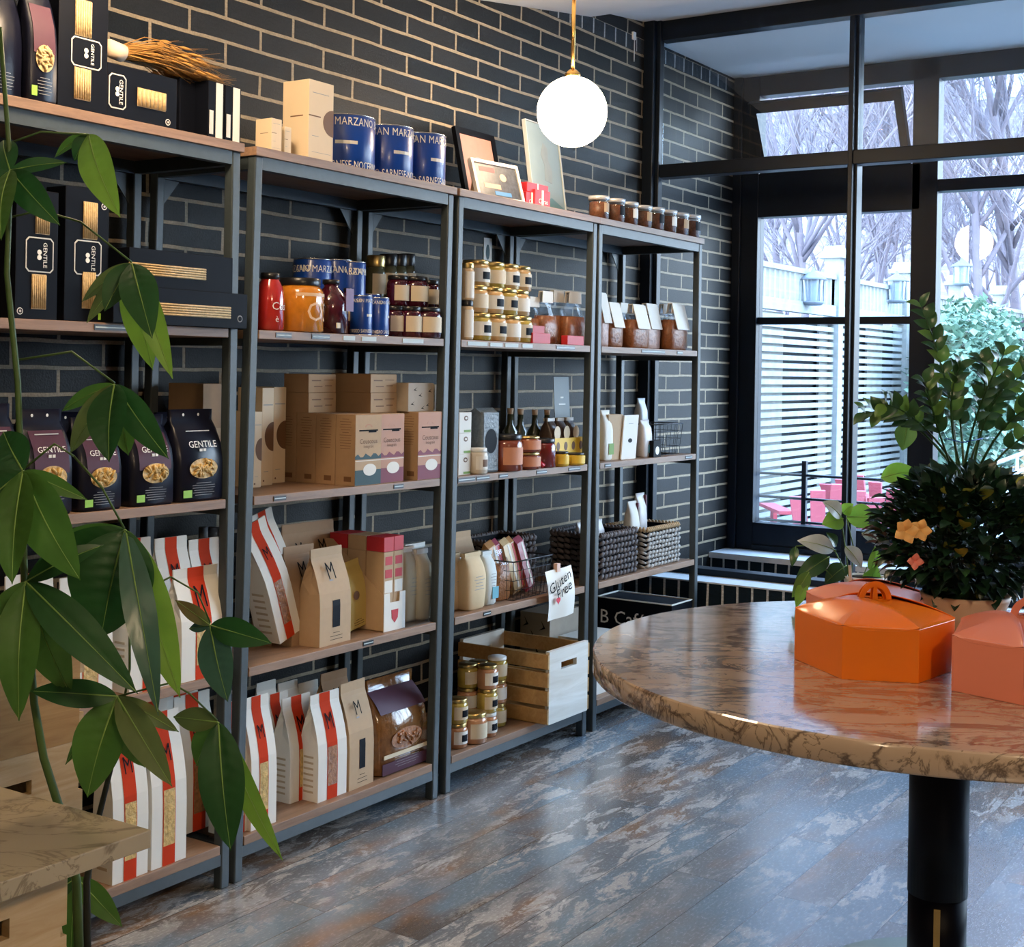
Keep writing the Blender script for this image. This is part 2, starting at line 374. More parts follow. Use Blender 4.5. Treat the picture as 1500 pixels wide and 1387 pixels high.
# small white tab and cable at the top of the brick wall
mb = MB(); mb.box(2.93, 2.955, -.012, -.002, 2.93, 2.965, M('white plastic', (.8, .8, .78), .4)); mb.tube([(2.95, -.006, 2.93), (2.95, -.006, 2.83)], .002, M('white plastic'))
tag(mb.build('wall_clip'), 'tiny white clip with short cable at top of brick wall by the black frame', 'clip')

# ================================================================== SHELVING UNITS
H = 1.98; ZS = dict(T=1.98, A=1.4863, B=1.0351, C=.5718, D=.1176); TH = .0243
UN = {1: (-.955, -.019, -.0004), 2: (0., .9176, .0181), 3: (.9582, 1.8727, .0113), 4: (1.9222, 2.8386, -.0076)}
YF, YB = -.4298, -.02
ULAB = {1: 'nearest black steel shelving unit with brown boards, half hidden by the large potted tree',
        2: 'second black steel shelving unit, holding kraft cartons and blue cans, brown board shelves',
        3: 'third black steel shelving unit, with picture frames on top and pale crate at bottom',
        4: 'farthest black steel shelving unit by the window, eight clear jars on its top'}
for u, (x0, x1, l) in UN.items():
    t = thing('shelving_unit', ULAB[u], 'shelving unit', (x0, 0, 0), 0, 'steel and board shelving units along the brick wall')
    w = x1-x0; P = .03; top = H-TH
    for (px, py) in ((0, YF), (w-P, YF), (0, YB-P), (w-P, YB-P)):
        m = MB(); m.box(px, px+P, py, py+P, 0, top, STEEL, None, l); bevel(m.build('post', t), .004)
    d = l*top
    for z0, z1 in ((top-.035, top), (ZS['D']-TH-.03, ZS['D']-TH)):
        s = l*z0
        for a in ((P+s, w-P+s, YF+.002, YF+.028), (P+s, w-P+s, YB-.028, YB-.002), (.003+s, .027+s, YF+P, YB-P), (w-.027+s, w-.003+s, YF+P, YB-P)):
            m = MB(); m.box(*a, z0, z1, STEEL); m.build('rail', t)
    for k in 'ABC':
        z1 = ZS[k]-TH; s = l*z1
        for a in ((.005+s, .025+s), (w-.025+s, w-.005+s)): m = MB(); m.box(*a, YF+P, YB-P, z1-.02, z1, STEEL); m.build('side_rail', t)
    for sx_, xx in ((1, P), (-1, w-P)):
        for yy in (YB-.012,):
            m = MB(); m.prism([(xx+d, top-.035), (xx+d+sx_*.07, top-.035), (xx+d, top-.12)], yy, yy+.004, STEEL); m.build('bracket', t)
    for k, z in ZS.items():
        s = l*z; m = MB()
        if k == 'T': m.box(-.006+s, w+.006+s, YF-.008, YB, z-TH, z, SHELFW)
        else: m.box(P+.004+s, w-P-.004+s, YF+.001, YB, z-TH, z, SHELFW)
        bevel(m.build('shelf', t), .0015)

# ================================================================== OUTSIDE
GRD = M('pale patio concrete', (.26, .28, .30), .9, 0, .1, 3)
mb = MB(); mb.box(4.3, 60, -30, 30, -.15, -.05, GRD); struct(mb.build('ground_outside'))
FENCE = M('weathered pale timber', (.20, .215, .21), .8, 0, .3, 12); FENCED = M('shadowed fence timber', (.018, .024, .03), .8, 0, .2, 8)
t = thing('slatted_fence', 'weathered grey-green slatted timber fence with lattice top running beside the patio', 'fence', (4.5, 1.0, -.05))
m = MB(); z = .05
while z < 1.92: m.box(0, 10.6, 0, .02, z, z+.038, FENCE); z += .0625
m.build('slat', t)
m = MB(); m.box(0, 10.6, .10, .12, 0, 1.9, FENCED); m.build('gap_shade_sheet', t)  # dark sheet behind the slats; shade of the gaps is put into its colour
for k in range(9): m = MB(); m.box(.1+k*1.2, .1+k*1.2+.42, .05, .07, 0, 1.92, FENCE); m.build('batten', t)
m = MB(); m.box(0, 10.6, -.02, .05, 1.93, 2.02, FENCE); m.box(0, 10.6, -.02, .05, 2.24, 2.28, FENCE); m.build('top_rail', t)
m = MB(); x = 0.0
while x < 10.6: m.box(x, x+.035, 0, .03, 2.02, 2.24, FENCE); x += .10
m.build('picket', t)
for x in (.2, 2.05, 3.9, 5.75, 7.6, 9.45):
    p = MB(); p.box(x, x+.11, -.04, .09, 0, 2.42, FENCE); po = p.build('fence_post', t)
    c = MB(); c.box(x-.04, x+.15, -.08, .13, 2.42, 2.46, FENCE); c.prism([(x-.02, 2.46), (x+.13, 2.46), (x+.055, 2.53)], -.06, .11, FENCE); c.build('post_cap', po)
t = thing('timber_fence', 'orange-brown board fence closing the far end of the yard', 'fence', (15.3, -6, -.05))
ORW = M('orange fence timber', (.36, .24, .14), .8, 0, .2, 4)
for i in range(30):
    m = MB(); m.box(0, .03, i*.24, i*.24+.225, 0, 1.85, ORW); m.build('board', t)
m = MB(); m.box(-.04, .03, 0, 7.2, 1.86, 2.0, ORW); m.build('top_rail', t)
# wall lanterns on the fence
LANM = M('lantern grey metal', (.10, .12, .145), .5)
for i, (px, py, xx) in enumerate(((1196, 425, 6.9), (1318, 425, 9.4), (1413, 402, 12.4))):
    q = ony(px, py, .9); t = thing('lantern', ['bluish lantern on the slatted fence, seen in the left casement', 'bluish lantern on the fence, seen between the two dark window posts', 'tall grey lantern on the fence left of the ivy, seen in the right pane'][i], 'lantern', (q.x, .93, q.z-.12), 0, 'lanterns on the slatted fence')
    m = MB(); m.lathe([(.07, 0), (.09, .02), (.09, .03)], LANM, 12); m.lathe([(.12, .20), (.10, .22), (.02, .27), (.012, .30)], LANM, 12); m.box(-.012, .012, 0, .08, .21, .23, LANM); m.build('lantern_cap', t)
    m = MB(); m.lathe([(.07, .03), (.085, .20)], M('lantern pane', (.16, .20, .24), .2), 12, False)
    for k in range(6):
        a = k*PI/3; m.box(.085*math.cos(a)-.004, .085*math.cos(a)+.004, .085*math.sin(a)-.004, .085*math.sin(a)+.004, .02, .21, LANM)
    m.build('lantern_glass', t)
# far building
t = thing('far_building', 'pale pinkish brick apartment building filling the view behind the bare trees', 'building', (34, -10, -.05))
m = MB(); m.box(0, 8, 0, 44, 0, 22, FARBR); m.build('wall', t)
WINM = M('far window glass', (.45, .55, .62), .2); WFR = M('far window trim', (.4, .42, .45), .7)
for j in range(5):
    for i in range(9):
        y = 2+i*4.4; z = 2.0+j*3.4; m = MB(); m.box(-.08, .0, y-.1, y+1.7, z-.1, z+1.9, WFR); f = m.build('window_frame', t)
        m = MB(); m.box(-.1, -.08, y, y+.75, z, z+1.8, WINM); m.box(-.1, -.08, y+.85, y+1.6, z, z+1.8, WINM); m.build('window_pane', f)
m = MB(); m.box(-.25, -.05, 13.4, 13.9, 0, 22, WFR); m.build('downpipe', t)
# bare trees
BARK = M('grey bare bark', (.12, .10, .12), .9, 0, .2, 8); BARK2 = M('lilac grey twig', (.17, .145, .17), .9, 0, .2, 8)
def bare_tree(x, y, h, seed, label, mat):
    r = random.Random(seed); t = thing('bare_tree', label, 'tree', (x, y, -.05), 0, 'bare winter trees behind the fence')
    tr = MB(); tw = MB()
    def br(p, d, L, rad, lev):
        pts = [p]; dd = d.copy()
        n = 4
        for i in range(n):
            dd = (dd+Vector((r.uniform(-.22, .22), r.uniform(-.22, .22), r.uniform(-.05, .16)))).normalized(); pts.append(pts[-1]+dd*L/n)
        (tr if lev < 2 else tw).tube(pts, [rad*(1-.55*i/n) for i in range(n+1)], mat if lev < 2 else BARK2, 6 if lev < 2 else 3)
        if lev < 4:
            for k in range(6 if lev else 12):
                q = r.uniform(.25, 1); i = min(int(q*n), n-1); pp = pts[i].lerp(pts[i+1], q*n-i)
                nd = (dd+Vector((r.uniform(-1, 1), r.uniform(-1, 1), r.uniform(-.3, .7)))*.95).normalized()
                br(pp, nd, L*r.uniform(.42, .68), rad*.42, lev+1)
    br(Vector((0, 0, 0)), Vector((0, 0, 1)), h*.62, .045+h*.004, 0)
    tr.build('trunk', t); tw.build('twigs', t)
for i, (px, X, h, lab) in enumerate(((1150, 17, 7.5, 'thin bare tree left of the lantern in the left casement'), (1178, 13, 7, 'bare tree with straight grey trunk in the left casement'), (1228, 20, 8, 'bare tangled tree near the right edge of the left casement'),
        (1300, 15, 7.5, 'bare tree seen between the two dark window posts'), (1400, 14, 8, 'bare tree with looping branches behind the globe reflection'), (1470, 18, 9, 'tall bare tree at the right edge of the view'), (1350, 24, 10, 'far bare tree partly behind the outer window post'), (1520, 15.5, 9, 'bare tree reaching in from the right edge'))):
    q = onx(px, 420, X); bare_tree(q.x, q.y, h, 11+i, lab, BARK)
# ivy mass and shrubs
def leafcloud(name, label, c, rad, n, size, mat, seed, cat, ground=None):
    r = random.Random(seed); m = MB()
    for i in range(n):
        while True:
            p = Vector((r.uniform(-1, 1), r.uniform(-1, 1), r.uniform(-1, 1)))
            if p.length < 1: break
        p = Vector((p.x*rad[0], p.y*rad[1], p.z*rad[2])); s_ = size*r.uniform(.6, 1.3)
        M3 = Matrix.Translation(p) @ Matrix.Rotation(r.uniform(0, 6.3), 4, 'Z') @ Matrix.Rotation(r.uniform(-1.3, 1.3), 4, 'X')
        m.add([(0, 0, 0), (s_*.5, s_*.4, s_*.1), (0, s_, 0), (-s_*.5, s_*.4, s_*.1)], [(0, 1, 2), (0, 2, 3)], mat, False, M3)
    o = m.build(name); o.location = c; tag(o, label, cat); return o
IVY = M('pale ivy leaf', (.11, .19, .13), .5, 0, .4, 6); IVY2 = M('bright shrub leaf', (.13, .22, .11), .5, 0, .4, 6)
q = ony(1462, 560, .35); leafcloud('ivy', 'pale green ivy spilling over the slatted fence at the right', (q.x, .55, 1.25), (1.9, .42, .95), 5200, .085, IVY, 3, 'ivy')
leafcloud('shrub', 'leafy bright green shrub low beside the far board fence', (14.3, -1.3, 1.0), (.8, 1.7, 1.0), 3000, .10, IVY2, 4, 'shrub')
# pink garden chairs
PINK = M('pink plastic', (.42, .085, .11), .45, 0, .05)
def garden_chair(label, loc, rz):
    t = thing('garden_chair', label, 'chair', loc, rz, 'pink garden chairs on the patio')
    for i in range(5):
        a = (i-2)*.1; m = MB(); m.prism([(-.045+a-a*.1, .33), (.045+a+a*.0, .33), (.055+a*1.5, .92-.05*abs(i-2)), (-.055+a*1.5, .92-.05*abs(i-2))], .24, .26, PINK, Matrix.Translation((0, 0, 0)) @ Matrix.Rotation(-.3, 4, 'X')); m.build('back_slat', t)
    m = MB(); m.prism([(-.26, .30), (.26, .38), (.26, .41), (-.26, .33)], -.26, .26, PINK, Matrix.Rotation(-PI/2, 4, 'Z')); m.build('seat', t)
    for sx_ in (-1, 1):
        m = MB(); m.box(sx_*.33-.06, sx_*.33+.06, -.32, .32, .56, .585, PINK); m.build('armrest', t)
        m = MB(); m.box(sx_*.29-.015, sx_*.29+.015, -.30, -.20, 0, .56, PINK); m.build('leg', t)
        m = MB(); m.prism([(-.15, .38), (.45, 0), (.52, 0), (.0, .45)], sx_*.27-.015, sx_*.27+.015, PINK, None, 'X'); m.build('leg', t)
    return t
q = onx(1200, 740, 6.4); garden_chair('pink plastic garden chair outside, seen low in the left casement', (q.x, q.y, -.05), 2.2).scale = (.9, .9, .9)
q = onx(1300, 740, 7.4); garden_chair('pink plastic garden chair outside, seen right of the dark partition post', (q.x, q.y, -.05), 1.4).scale = (.9, .9, .9)
# guard rail outside the casement
t = thing('guard_rail', 'thin black guard rail outside the left casement with three bars and a short post', 'railing', (4.24, -.98, .604))
RB = M('black rail bar', (.01, .014, .02), .4)
for z in (.0, .125, .25): m = MB(); m.tube([(0, .98-.10, z+.004), (0, -.03, z+.004)], .0075, RB); m.build('bar', t)
m = MB(); q = onx(1178, 730, 4.24); m.box(-.012, .012, q.y+.98-.012, q.y+.98+.012, -.01, .33, RB); m.build('post', t)
# pale stair railing far right outside
t = thing('stair_railing', 'pale blue-white sloping stair railing outside behind the potted plants', 'railing', tuple(onx(1480, 700, 8.5)))
m = MB(); WR = M('pale painted rail', (.75, .82, .88), .5)
for k in range(3): m.tube([(0, .35, -.25+k*.13), (0, -.9, .28+k*.13)], .016, WR)
for k in range(7): y = .35-k*.2; m.tube([(0, y, -.75), (0, y, -.0+k*.084)], .012, WR)
m.build('rail_bars', t)

# ================================================================== PENDANTS
BRASS = M('brass', (.75, .45, .14), .25, 1.0, .05)
def pendant(label, loc, ceil, es=LAMP):
    t = thing('pendant_lamp', label, 'lamp', loc, 0, 'globe pendant lamps')
    m = MB(); n = 24; m.lathe([(.124*math.sin(PI*i/n)+1e-5, .124*-math.cos(PI*i/n)) for i in range(n+1)], M('lit globe %d' % es, (1, 1, 1), .3, var=0, emit=LAMPCOL, es=es), 40); m.build('globe', t)
    m = MB(); m.lathe([(.028, .118), (.028, .135), (.012, .15)], BRASS, 20); m.build('fitting', t)
    m = MB(); m.tube([(0, 0, .13), (0, 0, ceil-loc[2])], .0075, BRASS, 10); m.build('rod', t)
    m = MB(); m.lathe([(.055, ceil-loc[2]-.025), (.055, ceil-loc[2])], BRASS, 24); m.build('ceiling_rose', t)
    return t
pendant('glowing white globe pendant lamp hanging on a brass rod before the brick wall', tuple(CAM+ray(838, 164)*4.83), 2.78)
pendant('globe pendant lamp hung nearer the camera above the frame', (-.55, -.80, 2.42), 2.72, 62)
pendant('globe pendant lamp hung behind the camera', (-3.6, -2.2, 2.34), 2.72, 22)
pendant('globe pendant lamp hung behind the camera on its right', (-2.1, -4.1, 2.34), 2.72, 150)

# ================================================================== ROUND TABLE
TX, TY, TZ, TR = .470, -2.162, .75, .79
BLK = M('black lacquer', (.001, .001, .005), .45, 0, .1, spec=.15)
t = thing('round_table', 'large round peach marble table on a black column with pale disc base', 'table', (TX, TY, 0))
m = MB(); m.lathe([(.0, .70), (TR-.003, .70), (TR, .703), (TR, TZ-.003), (TR-.003, TZ), (0, TZ)], MARB, 128, False); o = m.build('tabletop', t)
for p in o.data.polygons: p.use_smooth = abs(p.normal.z) < .3
m = MB(); m.lathe([(.066, .22), (.066, .70)], BLK, 40); m.lathe([(.0645, .012), (.0645, .22)], BLK, 40); m.build('column', t)
m = MB(); a = math.atan2(CAM.y-TY, CAM.x-TX); p = Vector((math.cos(a), math.sin(a), 0)); r_ = Vector((-p.y, p.x, 0))
mx = Matrix(((r_.x, p.x, 0, p.x*.0655), (r_.y, p.y, 0, p.y*.0655), (0, 0, 1, 0), (0, 0, 0, 1))); m.box(-.007, .007, -.004, .001, .03, .205, BRASS, mx); m.build('brass_inlay', t)
m = MB(); m.lathe([(0, 0), (.262, 0), (.262, .008), (.255, .012), (0, .012)], M('pale mint disc', (.62, .70, .66), .25, 0, .03), 96, False); m.build('base', t)
m = MB(); m.lathe([(0, .685), (.13, .685), (.13, .70), (0, .70)], BLK, 40, False); m.build('mounting_plate', t)

# ---- hexagonal cake boxes with arched lid flaps and cut-out handle
def cake_box(label, mat, V0, ang, group, hw=.112, handle=True):
    d = lambda deg: Vector((math.cos(math.radians(deg)), math.sin(math.radians(deg)), 0))
    f, l, r = d(ang), d(ang+116), d(ang+58)
    V = [Vector((0, 0, 0))]; V.append(V[0]+f*.156); V.append(V[1]+r*.175); V.append(V[2]+l*.21); V.append(V[3]-f*.156); V.append(V[4]-r*.175)
    c = sum(V, Vector())/6; V = [v-c for v in V]
    t = thing('cake_box', label, 'box', (V0[0]+c.x, V0[1]+c.y, TZ), 0, group)
    m = MB(); m.loft([[v for v in V], [v+Vector((0, 0, hw)) for v in V]], mat); bevel(m.build('body', t), .0012)
    # lid: each wall folds over a sagging crease into a rising panel
    m = MB()
    for k in range(6):
        a, b = V[k], V[(k+1) % 6]; rows = []
        for j in range(8):
            q = j/7; row = []
            for i in range(13):
                s_ = i/12; p = a.lerp(b, s_); sag = .016*math.sin(PI*s_)*max(0, 1-q*2.2)
                rad = 1-q*.80; z = hw+.030*math.sin(q*PI*.5)**.9-sag-.0*s_
                out = 1+.012*math.sin(PI*q)
                row.append((p.x*rad*out, p.y*rad*out, z+.002))
            rows.append(row)
        m.loft(rows, mat, False, True, None, False)
    m.build('lid', t)
    # two big flaps, each spanning a pair of walls and cut off by one sweeping curve
    def lidz(p):
        ang_ = math.atan2(p.y, p.x); best = 9
        for k in range(6):
            a, b = V[k], V[(k+1) % 6]; e = b-a; den = p.x*e.y-p.y*e.x
            if abs(den) > 1e-9:
                q = (a.x*e.y-a.y*e.x)/den; u = ((p.x*q-a.x)*e.x+(p.y*q-a.y)*e.y)/e.length_squared
                if q > 0 and -.01 <= u <= 1.01: best = min(best, q)
        rho = min(1, 1/best) if best < 9 else 0
        return hw+.030*max(0, math.sin((1-rho)/.8*PI*.5 if rho > .2 else PI/2))**.9
    for k0 in (5, 2):
        A, B, Cc = V[k0], V[(k0+1) % 6], V[(k0+2) % 6]; m = MB(); rows = []
        for i in range(25):
            s_ = i/24; P0 = A.lerp(B, s_*2) if s_ < .5 else B.lerp(Cc, s_*2-1); ch = A.lerp(Cc, s_); inn = ch-B.normalized()*(.045*math.sin(PI*s_)); row = []
            for j in range(7):
                q = j/6; p = P0.lerp(inn, q); row.append((p.x*1.004, p.y*1.004, max(hw-.012*math.sin(PI*((s_*2) % 1))*(1-q)**3, lidz(p)-.010*(1-q))+.0035+.008*q*math.sin(PI*s_)))
            rows.append(row)
        m.loft(rows, mat, False, True, None, False); o = m.build('top_flap', t); so = o.modifiers.new('s', 'SOLIDIFY'); so.thickness = .0014
    ax = (V[0]+V[1]).normalized(); sd = Vector((-ax.y, ax.x, 0))
    if not handle: return t
    # handle
    m = MB(); zt = hw+.030; mr = Matrix.Rotation(math.atan2(sd.y, sd.x)+.4, 4, 'Z')
    for y, w, hh in ((-.005, .040, .044), (.007, .038, .041)):
        out = [(math.cos(PI-PI*k/16)*w, zt+math.sin(PI*k/16)*hh) for k in range(17)]; inn = [(math.cos(PI-PI*k/16)*(w-.013), zt+math.sin(PI*k/16)*(hh-.013)) for k in range(17)]
        for k in range(16): m.prism([out[k], out[k+1], inn[k+1], inn[k]], y-.0007, y+.0007, mat, mr)
        m.prism([(-.007, zt-.002), (.007, zt-.002), (.004, zt+hh-.012), (-.004, zt+hh-.012)], y-.0007, y+.0007, mat, mr)
        m.prism([(-w, zt-.006), (w, zt-.006), (w-.002, zt+.003), (-w+.002, zt+.003)], y-.0007, y+.0007, mat, mr)
    m.build('handle', t); return t
ORG = M('glossy orange card', (.86, .20, .008), .30, 0, .04, 3, coat=.25); PNK = M('glossy salmon card', (.76, .24, .16), .38, 0, .04, 3, coat=.15)
cake_box('shiny orange cake box with arched lid and cut-out handle on the marble table', ORG, (.127, -2.051), -66.5, 'cake boxes on the marble table')
cake_box('salmon pink cake box cut by the right edge, beside the orange box', PNK, (.165, -2.268), -106, 'cake boxes on the marble table')
cake_box('salmon pink cake box behind the orange one, mostly hidden', PNK, (.66, -1.86), -70, 'cake boxes on the marble table', .062, False)
cake_box('salmon pink cake box behind the cream plant pot at the right edge', PNK, (.62, -2.42), -80, 'cake boxes on the marble table', .05, False)

# ================================================================== LEAVES
def leafmat(name, col, tr=.25, rough=.42, var=.3, scale=18, spots=None):
    m = M(name, col, rough, 0, var, scale, .15); n = m.node_tree; b = n.nodes['Principled BSDF']; out = [x for x in n.nodes if x.type == 'OUTPUT_MATERIAL'][0]
    t = n.nodes.new('ShaderNodeBsdfTranslucent'); mx = n.nodes.new('ShaderNodeMixShader'); mx.inputs[0].default_value = tr
    src = b.inputs['Base Color'].links[0].from_socket
    if spots:
        no = n.nodes.new('ShaderNodeTexNoise'); no.inputs['Scale'].default_value = 9; tcx = n.nodes.new('ShaderNodeTexCoord'); n.links.new(tcx.outputs['Object'], no.inputs[0])
        rr = n.nodes.new('ShaderNodeValToRGB'); rr.color_ramp.elements[0].position = .58; rr.color_ramp.elements[1].position = .66; n.links.new(no.outputs['Fac'], rr.inputs[0])
        q = n.nodes.new('ShaderNodeMix'); q.data_type = 'RGBA'; n.links.new(rr.outputs[0], q.inputs['Factor']); n.links.new(src, q.inputs['A']); q.inputs['B'].default_value = (*spots, 1); src = q.outputs['Result']
        n.links.new(src, b.inputs['Base Color'])
    n.links.new(src, t.inputs[0]); n.links.new(b.outputs[0], mx.inputs[1]); n.links.new(t.outputs[0], mx.inputs[2]); n.links.new(mx.outputs[0], out.inputs[0]); return m
def leaf(m, base, tip, width, nrm, mat, arch=.08, fold=.18, quilt=0, veins=0, rows=14, cols=3, shape=1.0, rib=None, droop=0):
    base, tip = Vector(base), Vector(tip); ax = tip-base; L = ax.length; ax.normalize(); nrm = Vector(nrm)
    sd = ax.cross(nrm).normalized(); nn = sd.cross(ax).normalized(); g = []
    nc = 2*cols+1
    for j in range(rows+1):
        q = j/rows; w = width*.5*(math.sin(PI*min(1, q**.82*shape))**.85 if shape == 1 else math.sin(PI*q**.7)**.9)
        if q > .90: w *= .35+.65*math.cos((q-.90)/.10*PI/2)
        if j == rows: w = 0.0006
        c = base+ax*L*q+nn*arch*L*math.sin(PI*q)+Vector((0, 0, -droop*L*q*q)); row = []
        for i in range(nc):
            s_ = -1+2*i/(nc-1); h = abs(s_)*fold*w
            if quilt: h += 1.5*quilt*width*abs(math.sin(veins*PI*(q-.16*abs(s_))))*min(1, abs(s_)*3)*(1-q)**.3*(1.1-abs(s_))
            row.append(c+sd*w*s_*math.cos(fold)+nn*h)
        g.append(row)
    m.loft(g, mat, False, True, None, False)
    if rib: m.tube([r_[cols]+nn*.0006 for r_ in g[:-1]], [max(.0005, .0016*(1-k/rows)*(width/.06)**.5) for k in range(rows)], rib, 5)
LG = [leafmat('pachira dark leaf', (.018, .085, .022), .2), leafmat('pachira mid leaf', (.065, .17, .03), .25), leafmat('pachira light leaf', (.17, .34, .045), .3),
      leafmat('pachira dull leaf', (.11, .16, .05), .25, .55, .3, 18, (.16, .12, .04)), leafmat('pachira teal leaf', (.05, .13, .10), .1, .3)]
RIB = M('leaf rib', (.22, .36, .09), .5, 0, .1); STEM = M('pachira green stem', (.06, .12, .03), .5, 0, .3, 30); STEMD = M('dark woody stem', (.018, .022, .016), .6, 0, .3, 30)
PD = 2.12
pa = thing('potted_money_tree', 'large green plant with drooping finger-like leaf clusters at the left edge', 'plant', (-1.22, -1.10, 0))
def pw(px, py, d): return CAM+ray(px, py)*d-Vector((-1.22, -1.10, 0))
CLU = [  # base, base depth, leaves: tip px, width px, material, tip depth change
 ((15, 250), 2.05, [(98, 238, 24, 0, 0), (88, 330, 44, 0, -.05), (2, 352, 48, 1, -.1), (-40, 300, 40, 0, 0), (5, 205, 40, 0, .05)]),
 ((130, 197), 2.10, [(80, 231, 20, 1, .03), (109, 236, 26, 0, 0), (176, 318, 50, 2, -.08)]),
 ((193, 386), 2.12, [(120, 442, 26, 3, .05), (127, 473, 24, 3, .02), (153, 456, 40, 0, -.03), (224, 542, 52, 2, .03), (223, 496, 52, 0, -.08), (253, 555, 38, 2, -.02)]),
 ((168, 563), 2.14, [(91, 602, 24, 1, .05), (103, 664, 36, 3, .02), (188, 667, 44, 1, .03), (160, 677, 62, 0, -.06), (247, 672, 44, 0, 0)]),
 ((184, 776), 2.06, [(42, 842, 48, 0, .02), (60, 810, 40, 1, .05), (148, 935, 120, 0, -.02), (232, 1048, 44, 4, -.08), (264, 1022, 60, 2, -.03), (110, 905, 60, 1, .05)]),
 ((34, 690), 1.98, [(128, 732, 26, 1, 0), (118, 850, 74, 1, -.04), (18, 856, 66, 1, -.06), (5, 632, 60, 0, .03), (-50, 760, 50, 0, 0)]),
 ((38, 852), 2.00, [(28, 1056, 62, 1, -.05), (202, 1016, 58, 0, -.06), (152, 798, 36, 0, .03), (104, 1018, 72, 1, .03), (-30, 960, 40, 1, 0)]),
 ((172, 1020), 2.04, [(44, 1012, 40, 0, -.02), (128, 1168, 76, 1, -.02), (212, 1124, 52, 1, .04), (252, 1152, 46, 3, -.06), (262, 1072, 26, 3, .03), (96, 1120, 22, 1, .06)]),
 ((308, 916), 2.24, [(257, 879, 22, 3, .02), (398, 942, 40, 0, -.04), (334, 1028, 52, 4, -.04), (277, 921, 16, 4, .02), (312, 1010, 34, 3, .04)]),
 ((320, 1058), 2.14, [(254, 1050, 34, 3, .03), (288, 1122, 40, 1, .03), (338, 1246, 64, 0, -.05), (414, 1260, 34, 2, -.02)]),
 ((112, 1285), 2.26, [(179, 1357, 34, 1, -.03), (58, 1324, 26, 0, 0), (104, 1400, 30, 1, .03)]),
]
for (bx, by), dep, lv in CLU:
    m = MB(); b = pw(bx, by, dep)
    for tx, ty, w, k, dd in lv:
        tp = pw(tx, ty, dep+dd); L = (tp-b).length; n_ = (-FW+Vector((0, 0, .35))+RT*R.uniform(-.35, .35)).normalized()
        q = w > 40
        leaf(m, b, tp, w/FPX*dep*1.06, n_, LG[k], R.uniform(.04, .09), R.uniform(.12, .3),   .032 if q else .014, 9, 54 if q else 24, 4, 1.0, RIB)
    m.build('leaf_cluster', pa)
m = MB()
for pts, d0, r0, mt in (([(0, 40), (12, 200), (16, 250), (10, 400), (26, 560), (31, 700), (36, 850), (50, 1030), (64, 1110), (86, 1180), (112, 1290), (116, 1400)], 2.07, .0055, STEM),
                    ([(31, 700), (28, 800), (36, 850)], 2.05, .004, STEM), ([(18, 208), (60, 193), (130, 197)], 2.09, .0016, STEM), ([(16, 318), (60, 308), (118, 325), (193, 384)], 2.10, .0016, STEM),
                    ([(26, 527), (105, 515), (168, 561)], 2.11, .0018, STEM), ([(108, 668), (150, 715), (182, 774)], 2.09, .0018, STEM), ([(31, 690), (80, 650), (108, 668)], 2.08, .0018, STEM),
                    ([(172, 1022), (170, 1095), (145, 1195), (127, 1290), (128, 1400)], 2.14, .005, STEMD), ([(250, 845), (290, 868), (308, 912)], 2.22, .0015, STEM), ([(172, 1020), (250, 1000), (278, 1016), (318, 1055)], 2.14, .0016, STEM),
                    ([(190, 905), (240, 850), (250, 845)], 2.2, .0015, STEM), ([(170, 1090), (190, 980), (190, 905)], 2.17, .002, STEM), ([(80, 1300), (83, 1400)], 2.26, .002, STEMD)):
    m.tube([pw(x, y, d0) for x, y in pts], [r0*(.6+.8*i/len(pts)) if r0 > .004 else r0 for i in range(len(pts))], mt, 8)
for px in (116, 128, 83): p = pw(px, 1400, 2.2); m.tube([p, Vector((p.x*.3, p.y*.3, .33))], .006, STEMD, 8)
m.build('stem', pa)
m = MB(); m.lathe([(.0, 0), (.13, 0), (.17, .30), (.175, .34), (.16, .34), (.155, .31), (0, .31)], M('dark glazed pot', (.03, .03, .035), .4), 40); m.build('pot', pa)
m = MB(); m.lathe([(0, .312), (.15, .312), (.15, .325), (0, .325)], M('potting soil', (.03, .02, .012), .95, 0, .5, 80, .8), 30); m.build('soil', pa)

# ---- stone slab and crates at lower left
mb = MB(); mb.box(-2.5, -1.3625, -1.605, -.98, .725, .75, MARB2); o = mb.build('stone_slab'); bevel(o, .0015); tag(o, 'tan veined stone slab worktop jutting in at the lower left corner', 'worktop')
def crate(label, x1, y0, z0, w=.40, d=.50, h=.3625, endmat=PINE, slat=PINE, group='pale crates stacked at the lower left'):
    """slatted long sides run in Y; end panels with hand holes face -Y and +Y"""
    t = thing('wooden_crate', label, 'crate', (x1-w/2, y0+d/2, z0), 0, group)
    for sy in (-1, 1):
        m = MB(); yy = sy*(d/2-.008); ya, yb = yy-.008, yy+.008; hz = h-.062
        m.box(-w/2, w/2, ya, yb, 0, hz-.013, endmat); m.box(-w/2, w/2, ya, yb, hz+.013, h, endmat)
        m.box(-w/2, -.055, ya, yb, hz-.013, hz+.013, endmat); m.box(.055, w/2, ya, yb, hz-.013, hz+.013, endmat)
        e = m.build('end_panel', t)
    for sx_ in (-1, 1):
        for k in range(4):
            m = MB(); z = k*h/4+.004; m.box(sx_*w/2-(.0 if sx_ > 0 else .010), sx_*w/2+(.010 if sx_ > 0 else .0), -d/2, d/2, z, z+h/4-.014, slat); m.build('slat', t)
    m = MB(); m.box(-w/2, w/2, -d/2+.016, d/2-.016, 0, .010, slat); m.build('bottom', t); return t
xr = X_at(98, -1.55, .55)-.012
crate('pine crate with hand hole, directly under the stone slab', xr, -1.55, .3625, w=.27)
crate('pine crate standing on the floor below the slab crate', xr, -1.55, 0, w=.27)
xr = X_at(126, -.95, .9)-.012; zt = z_at(893, xr, -.95); zm = z_at(1084, xr, -.95)
